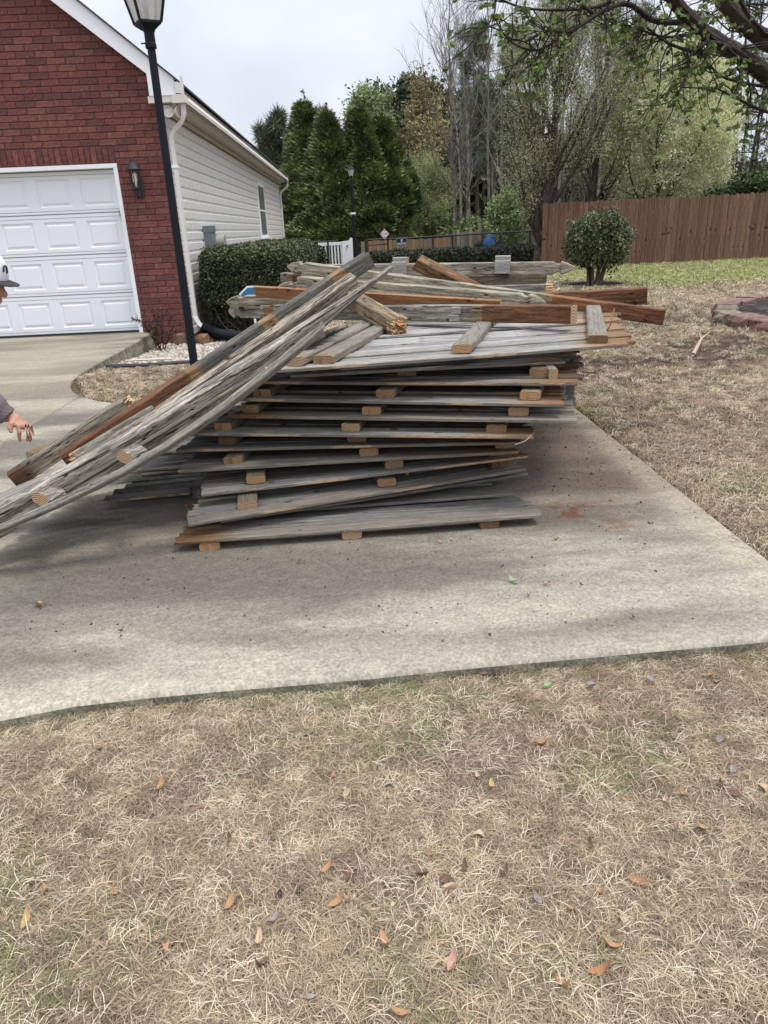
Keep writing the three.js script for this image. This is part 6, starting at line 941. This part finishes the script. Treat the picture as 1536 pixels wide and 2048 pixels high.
// ---------------------------------------------------------------- the person at the left edge
function capsule(p, a, b, ra, rb) { const ax = a.x, ay = a.y, az = a.z, dx = b.x - ax, dy = b.y - ay, dz = b.z - az, t = clamp(((p[0] - ax) * dx + (p[1] - ay) * dy + (p[2] - az) * dz) / (dx * dx + dy * dy + dz * dz + 1e-9)); return Math.hypot(p[0] - ax - dx * t, p[1] - ay - dy * t, p[2] - az - dz * t) - lerp(ra, rb, t); }
const smin = (a, b, k) => { const h = clamp(0.5 + 0.5 * (b - a) / k); return lerp(b, a, h) - k * h * (1 - h); };
function nets(f, lo, hi, cell) {                                            // surface nets of f = 0
  const n = [0, 1, 2].map((i) => Math.ceil((hi[i] - lo[i]) / cell) + 1), id = (i, j, k) => (k * n[1] + j) * n[0] + i, val = new Float32Array(n[0] * n[1] * n[2]);
  for (let k = 0; k < n[2]; k++) for (let j = 0; j < n[1]; j++) for (let i = 0; i < n[0]; i++) val[id(i, j, k)] = f([lo[0] + i * cell, lo[1] + j * cell, lo[2] + k * cell]);
  const b = new GB(), map = new Map();
  for (let k = 0; k + 1 < n[2]; k++) for (let j = 0; j + 1 < n[1]; j++) for (let i = 0; i + 1 < n[0]; i++) {
    let c = 0, x = 0, y = 0, z = 0; const g = (a, d, e) => val[id(i + a, j + d, k + e)];
    for (const [A, B] of [[[0, 0, 0], [1, 0, 0]], [[0, 1, 0], [1, 1, 0]], [[0, 0, 1], [1, 0, 1]], [[0, 1, 1], [1, 1, 1]], [[0, 0, 0], [0, 1, 0]], [[1, 0, 0], [1, 1, 0]], [[0, 0, 1], [0, 1, 1]], [[1, 0, 1], [1, 1, 1]], [[0, 0, 0], [0, 0, 1]], [[1, 0, 0], [1, 0, 1]], [[0, 1, 0], [0, 1, 1]], [[1, 1, 0], [1, 1, 1]]]) { const p = g(...A), q = g(...B); if ((p < 0) !== (q < 0)) { const t = p / (p - q); x += lerp(A[0], B[0], t); y += lerp(A[1], B[1], t); z += lerp(A[2], B[2], t); c++; } }
    if (c) map.set(id(i, j, k), b.v(lo[0] + (i + x / c) * cell, lo[1] + (j + y / c) * cell, lo[2] + (k + z / c) * cell));
  }
  for (let k = 1; k + 1 < n[2]; k++) for (let j = 1; j + 1 < n[1]; j++) for (let i = 1; i + 1 < n[0]; i++) {
    const s = val[id(i, j, k)] < 0, q = (a, c, d, e, fl) => { const v = [a, c, d, e].map((t) => map.get(t)); if (v.includes(undefined)) return; fl ? b.quad(v[0], v[1], v[2], v[3]) : b.quad(v[3], v[2], v[1], v[0]); };
    if (s !== val[id(i + 1, j, k)] < 0) q(id(i, j - 1, k - 1), id(i, j, k - 1), id(i, j, k), id(i, j - 1, k), s);
    if (s !== val[id(i, j + 1, k)] < 0) q(id(i - 1, j, k - 1), id(i - 1, j, k), id(i, j, k), id(i, j, k - 1), s);
    if (s !== val[id(i, j, k + 1)] < 0) q(id(i - 1, j - 1, k), id(i, j - 1, k), id(i, j, k), id(i - 1, j, k), s);
  }
  return b.build();
}
{
  const zP = -3.45, P = (px, py, dz = 0) => atZ(px, py, zP + dz);
  const wrist = P(24, 842), foot = V(-2.02, 0, -3.5), t = thing('person', 'person in white cap and dusky mauve sweatshirt, bending with one hand reaching down', 'person', foot);
  const L = (v) => v.clone().sub(foot), J = {};
  const hand = L(wrist), head = L(P(-40, 557, -0.02)), neck = head.clone().add(V(-0.13, -0.14, -0.02)), chest = neck.clone().add(V(-0.3, -0.18, -0.02)), pelvis = V(-0.72, 0.84, -0.05), sho = L(P(-150, 650, 0.15)), shoB = neck.clone().add(V(-0.08, -0.1, -0.2));
  const elbow = hand.clone().add(V(-0.2, 0.22, 0.03));
  const elbowB = shoB.clone().add(V(-0.16, -0.24, -0.1)), wristB = elbowB.clone().add(V(-0.02, -0.24, 0.0));
  const kneeA = V(-0.56, 0.45, 0.12), kneeB = V(-0.6, 0.45, -0.16), ankA = V(-0.66, 0.08, 0.13), ankB = V(-0.7, 0.08, -0.18);
  const seg = (p, list, k) => { let d = 9; for (const [a, b, ra, rb] of list) d = smin(d, capsule(p, a, b, ra, rb), k); return d; };
  // hand: back of the hand towards the viewer, fingers hanging and curled
  const px2 = (x, y, dz) => L(P(x, y, dz)), palmA = px2(30, 838, 0), palmB = px2(46, 851, 0);
  const fingers = [[[37, 852, 0.05], [38.5, 864, 0.06], [38.5, 875, 0.055], [40, 881, 0.05], 0.0088], [[47, 851, 0.03], [56, 859, 0.035], [57, 870, 0.03], [54.5, 880, 0.025], 0.0092], [[51, 849, 0.0], [60.5, 858, 0.005], [62, 871, 0.0], [60, 882, -0.005], 0.009], [[53, 847, -0.03], [62, 854, -0.03], [67, 865, -0.035], [69, 870.5, -0.035], 0.0078]];
  const handList = []; for (const f of fingers) { const q = f.slice(0, 4).map((a) => px2(...a)), R = f[4]; handList.push([palmA.clone().lerp(palmB, 0.3), q[0], 0.014, R * 1.25], [q[0], q[1], R * 1.2, R * 1.08], [q[1], q[2], R * 1.08, R * 0.95], [q[2], q[3], R * 0.95, R * 0.72]); }
  const th = [[23, 848, 0.06], [20, 856, 0.07], [22, 863, 0.075]].map((a) => px2(...a)), thumb = [[px2(27, 842, 0.03), th[0], 0.016, 0.0125], [th[0], th[1], 0.0125, 0.011], [th[1], th[2], 0.011, 0.0085]];
  const handF = (p) => { let d = smin(capsule(p, palmA, palmB, 0.023, 0.02), capsule(p, px2(27, 845, 0.035), px2(40, 853, 0.045), 0.018, 0.014), 0.016); d = smin(d, capsule(p, px2(34, 838, -0.03), px2(50, 848, -0.03), 0.018, 0.013), 0.016); d = smin(d, capsule(p, hand.clone().add(V(-0.08, 0.06, 0)), palmA, 0.025, 0.023), 0.02); for (const s of handList) { if (0) continue; } for (let i = 0; i < handList.length; i += 4) { let e = capsule(p, ...handList[i]); for (let k = 1; k < 4; k++) e = smin(e, capsule(p, ...handList[i + k]), 0.004); d = smin(d, e, 0.007); } let e = 9; for (const s of thumb) e = smin(e, capsule(p, ...s), 0.006); return smin(d, e, 0.01); };
  const fwd = V(0.93, -0.36, 0.0).normalize(), upH = V(0.36, 0.93, 0), ear = V(0, 0, 1), H = (a, b, c) => head.clone().addScaledVector(fwd, a).addScaledVector(upH, b).addScaledVector(ear, c);
  const ell = (p, c, a, b, d) => { const q = V(p[0] - c.x, p[1] - c.y, p[2] - c.z), x = q.dot(fwd) / a, y = q.dot(upH) / b, z = q.z / d, l = Math.hypot(x, y, z); return (l - 1) * Math.min(a, b, d); };
  const headF = (p) => { let d = ell(p, head, 0.098, 0.112, 0.078); d = smin(d, ell(p, H(0.03, -0.075, 0), 0.066, 0.06, 0.056), 0.03); d = smin(d, capsule(p, H(0.085, 0.0, 0), H(0.112, -0.035, 0), 0.010, 0.014), 0.012); d = smin(d, capsule(p, H(0.088, -0.072, -0.018), H(0.088, -0.072, 0.018), 0.010, 0.010), 0.008); d = smin(d, capsule(p, H(0.082, -0.115, 0), H(0.078, -0.118, 0), 0.018, 0.018), 0.02); for (const s of [-1, 1]) { d = smin(d, capsule(p, H(-0.01, 0.01, s * 0.078), H(-0.005, -0.035, s * 0.076), 0.013, 0.008), 0.01); const e = Math.hypot(p[0] - H(0.096, 0.006, s * 0.032).x, p[1] - H(0.096, 0.006, s * 0.032).y, p[2] - H(0.096, 0.006, s * 0.032).z) - 0.012; d = Math.max(d, -e); } return smin(d, capsule(p, H(-0.02, -0.06, 0), neck, 0.058, 0.062), 0.03); };
  const bodyF = (p) => seg(p, [[neck, chest, 0.065, 0.12], [chest, pelvis, 0.13, 0.13], [sho, shoB, 0.06, 0.06], [sho, elbow, 0.05, 0.04], [elbow, hand.clone().add(V(-0.03, 0.02, 0)), 0.04, 0.028], [shoB, elbowB, 0.05, 0.04], [elbowB, wristB, 0.04, 0.028], [wristB, wristB.clone().add(V(0.06, -0.07, 0)), 0.028, 0.03], [pelvis.clone().add(V(0, -0.03, 0.09)), kneeA, 0.085, 0.058], [kneeA, ankA, 0.055, 0.038], [pelvis.clone().add(V(0, -0.03, -0.09)), kneeB, 0.085, 0.058], [kneeB, ankB, 0.055, 0.038]], 0.04);
  const skinT = std([0.46, 0.235, 0.165], { roughness: 0.55 });
  const strip = (g) => { g.deleteAttribute('uv'); g.computeVertexNormals(); return g; };
  const hb = new THREE.Box3().setFromPoints([px2(10, 825, 0.12), px2(80, 892, -0.12), hand.clone().add(V(-0.1, 0.1, 0))]), handG = strip(nets(handF, [hb.min.x - 0.02, hb.min.y - 0.02, hb.min.z - 0.02], [hb.max.x + 0.02, hb.max.y + 0.02, hb.max.z + 0.02], 0.0034));
  const headG = strip(nets(headF, [head.x - 0.2, head.y - 0.24, -0.16 + head.z], [head.x + 0.18, head.y + 0.16, 0.16 + head.z], 0.006));
  const bodyG = strip(nets(bodyF, [-1.1, -0.02, -0.5], [0.75, 1.5, 0.45], 0.018));
  mesh('body', mergeGeometries([bodyG, headG, handG]), skinT, t);
  // sweatshirt with folds and a cuff
  const cuffDir = elbow.clone().sub(hand).normalize(), cuff0 = px2(16, 833, 0), cuff1 = cuff0.clone().addScaledVector(cuffDir, 0.05);
  const fold = (p, k) => k * (Math.sin(p[0] * 46 + p[1] * 70 + 2 * Math.sin(p[2] * 30)) * 0.5 + Math.sin(p[1] * 38 - p[2] * 52) * 0.5);
  const sweatF = (p) => { let d = seg(p, [[neck.clone().add(V(-0.03, -0.03, 0)), chest, 0.09, 0.155], [chest, pelvis.clone().add(V(0.03, 0.06, 0)), 0.165, 0.16], [sho, shoB, 0.085, 0.085], [sho, elbow, 0.082, 0.07], [elbow, cuff1, 0.072, 0.056], [shoB, elbowB, 0.08, 0.066], [elbowB, wristB, 0.066, 0.045]], 0.05) + fold(p, 0.006); const q = V(...p).sub(cuff1.clone().addScaledVector(cuffDir, -0.004)).dot(cuffDir); if (V(...p).distanceTo(cuff1) < 0.15) d = Math.max(d, -q); return d; };
  mesh('sweatshirt', strip(nets(sweatF, [-1.1, 0.5, -0.6], [0.75, 1.45, 0.5], 0.013)), std([0.165, 0.13, 0.135], { roughness: 0.95 }), t);
  const cuffF = (p) => { const v = V(...p), q = v.clone().sub(cuff0).dot(cuffDir), rad = v.clone().sub(cuff0).addScaledVector(cuffDir, -q).length() * (1 + 0.02 * Math.sin(Math.atan2(v.z - cuff0.z, v.y - cuff0.y) * 20)); return Math.max(Math.abs(rad - 0.04) - 0.007 - 0.006 * sstep(0.03, 0.05, q), -q, q - 0.062); };
  mesh('cuff', strip(nets(cuffF, [cuff0.x - 0.14, cuff0.y - 0.1, cuff0.z - 0.1], [cuff0.x + 0.1, cuff0.y + 0.14, cuff0.z + 0.1], 0.004)), std([0.14, 0.11, 0.115], { roughness: 0.95 }), t);
  const trouF = (p) => seg(p, [[pelvis.clone().add(V(0, 0.05, 0.05)), pelvis.clone().add(V(0, 0.05, -0.05)), 0.15, 0.15], [pelvis.clone().add(V(0, -0.03, 0.09)), kneeA, 0.11, 0.08], [kneeA, ankA, 0.08, 0.065], [pelvis.clone().add(V(0, -0.03, -0.09)), kneeB, 0.11, 0.08], [kneeB, ankB, 0.08, 0.065]], 0.04) + fold(p, 0.004);
  mesh('trousers', strip(nets(trouF, [-1.05, 0.03, -0.4], [-0.2, 1.1, 0.35], 0.016)), std([0.05, 0.06, 0.09], { roughness: 0.95 }), t);
  for (const a of [ankA, ankB]) mesh('shoe', strip(nets((p) => Math.max(seg(p, [[a.clone().add(V(-0.04, -0.03, 0)), a.clone().add(V(0.15, -0.05, 0)), 0.05, 0.038]], 0.02), 0.003 - p[1]), [a.x - 0.14, -0.01, a.z - 0.1], [a.x + 0.24, 0.16, a.z + 0.1], 0.009)), std([0.1, 0.1, 0.1]), t);
  // cap: white crown, dark brim
  const capF = (p) => { const d = ell(p, H(-0.004, 0.03, 0), 0.112, 0.112, 0.092), q = V(...p).sub(H(0, 0.022, 0)), cut = 0.0 - q.dot(upH) + 0.0 * q.dot(fwd); return Math.max(Math.abs(d) - 0.004, cut); };
  const cap = mesh('cap', strip(nets(capF, [head.x - 0.2, head.y - 0.1, head.z - 0.15], [head.x + 0.2, head.y + 0.2, head.z + 0.15], 0.005)), std([0.72, 0.72, 0.78], { roughness: 0.9 }), t);
  const brimF = (p) => { const q = V(...p).sub(H(0.085, 0.026, 0)), x = q.dot(fwd), y = q.dot(upH), z = q.z; return Math.max(Math.abs(y + 1.6 * z * z + 0.25 * x * x * 4) - 0.0035, Math.hypot(x * 0.95 + 0.025, z) - 0.1, -x - 0.015 - 0.6 * z * z * 8); };
  mesh('brim', strip(nets(brimF, [head.x - 0.05, head.y - 0.12, head.z - 0.15], [head.x + 0.28, head.y + 0.12, head.z + 0.15], 0.004)), std([0.035, 0.035, 0.038], { roughness: 0.9 }), cap);
  const lg = new GB(), lp = []; for (let i = 0; i <= 10; i++) { const a = i / 10 * 4.4 - 0.4; lp.push(H(0.108 - 0.012 * Math.sin(a) * 0.4, 0.075 + 0.018 * Math.sin(a), 0.018 * Math.cos(a) + 0.02)); } lg.tube(lp, 0.004, 5); mesh('emblem', lg.build(), M.blackMatt, cap);
  for (const s of [-1, 1]) { const e = new THREE.SphereGeometry(0.0118, 12, 8); e.translate(...H(0.088, 0.006, s * 0.032).toArray()); const m = mesh('eye', e, std([0.7, 0.68, 0.66], { roughness: 0.2 }), t); }
}
renderer.render(scene, camera);
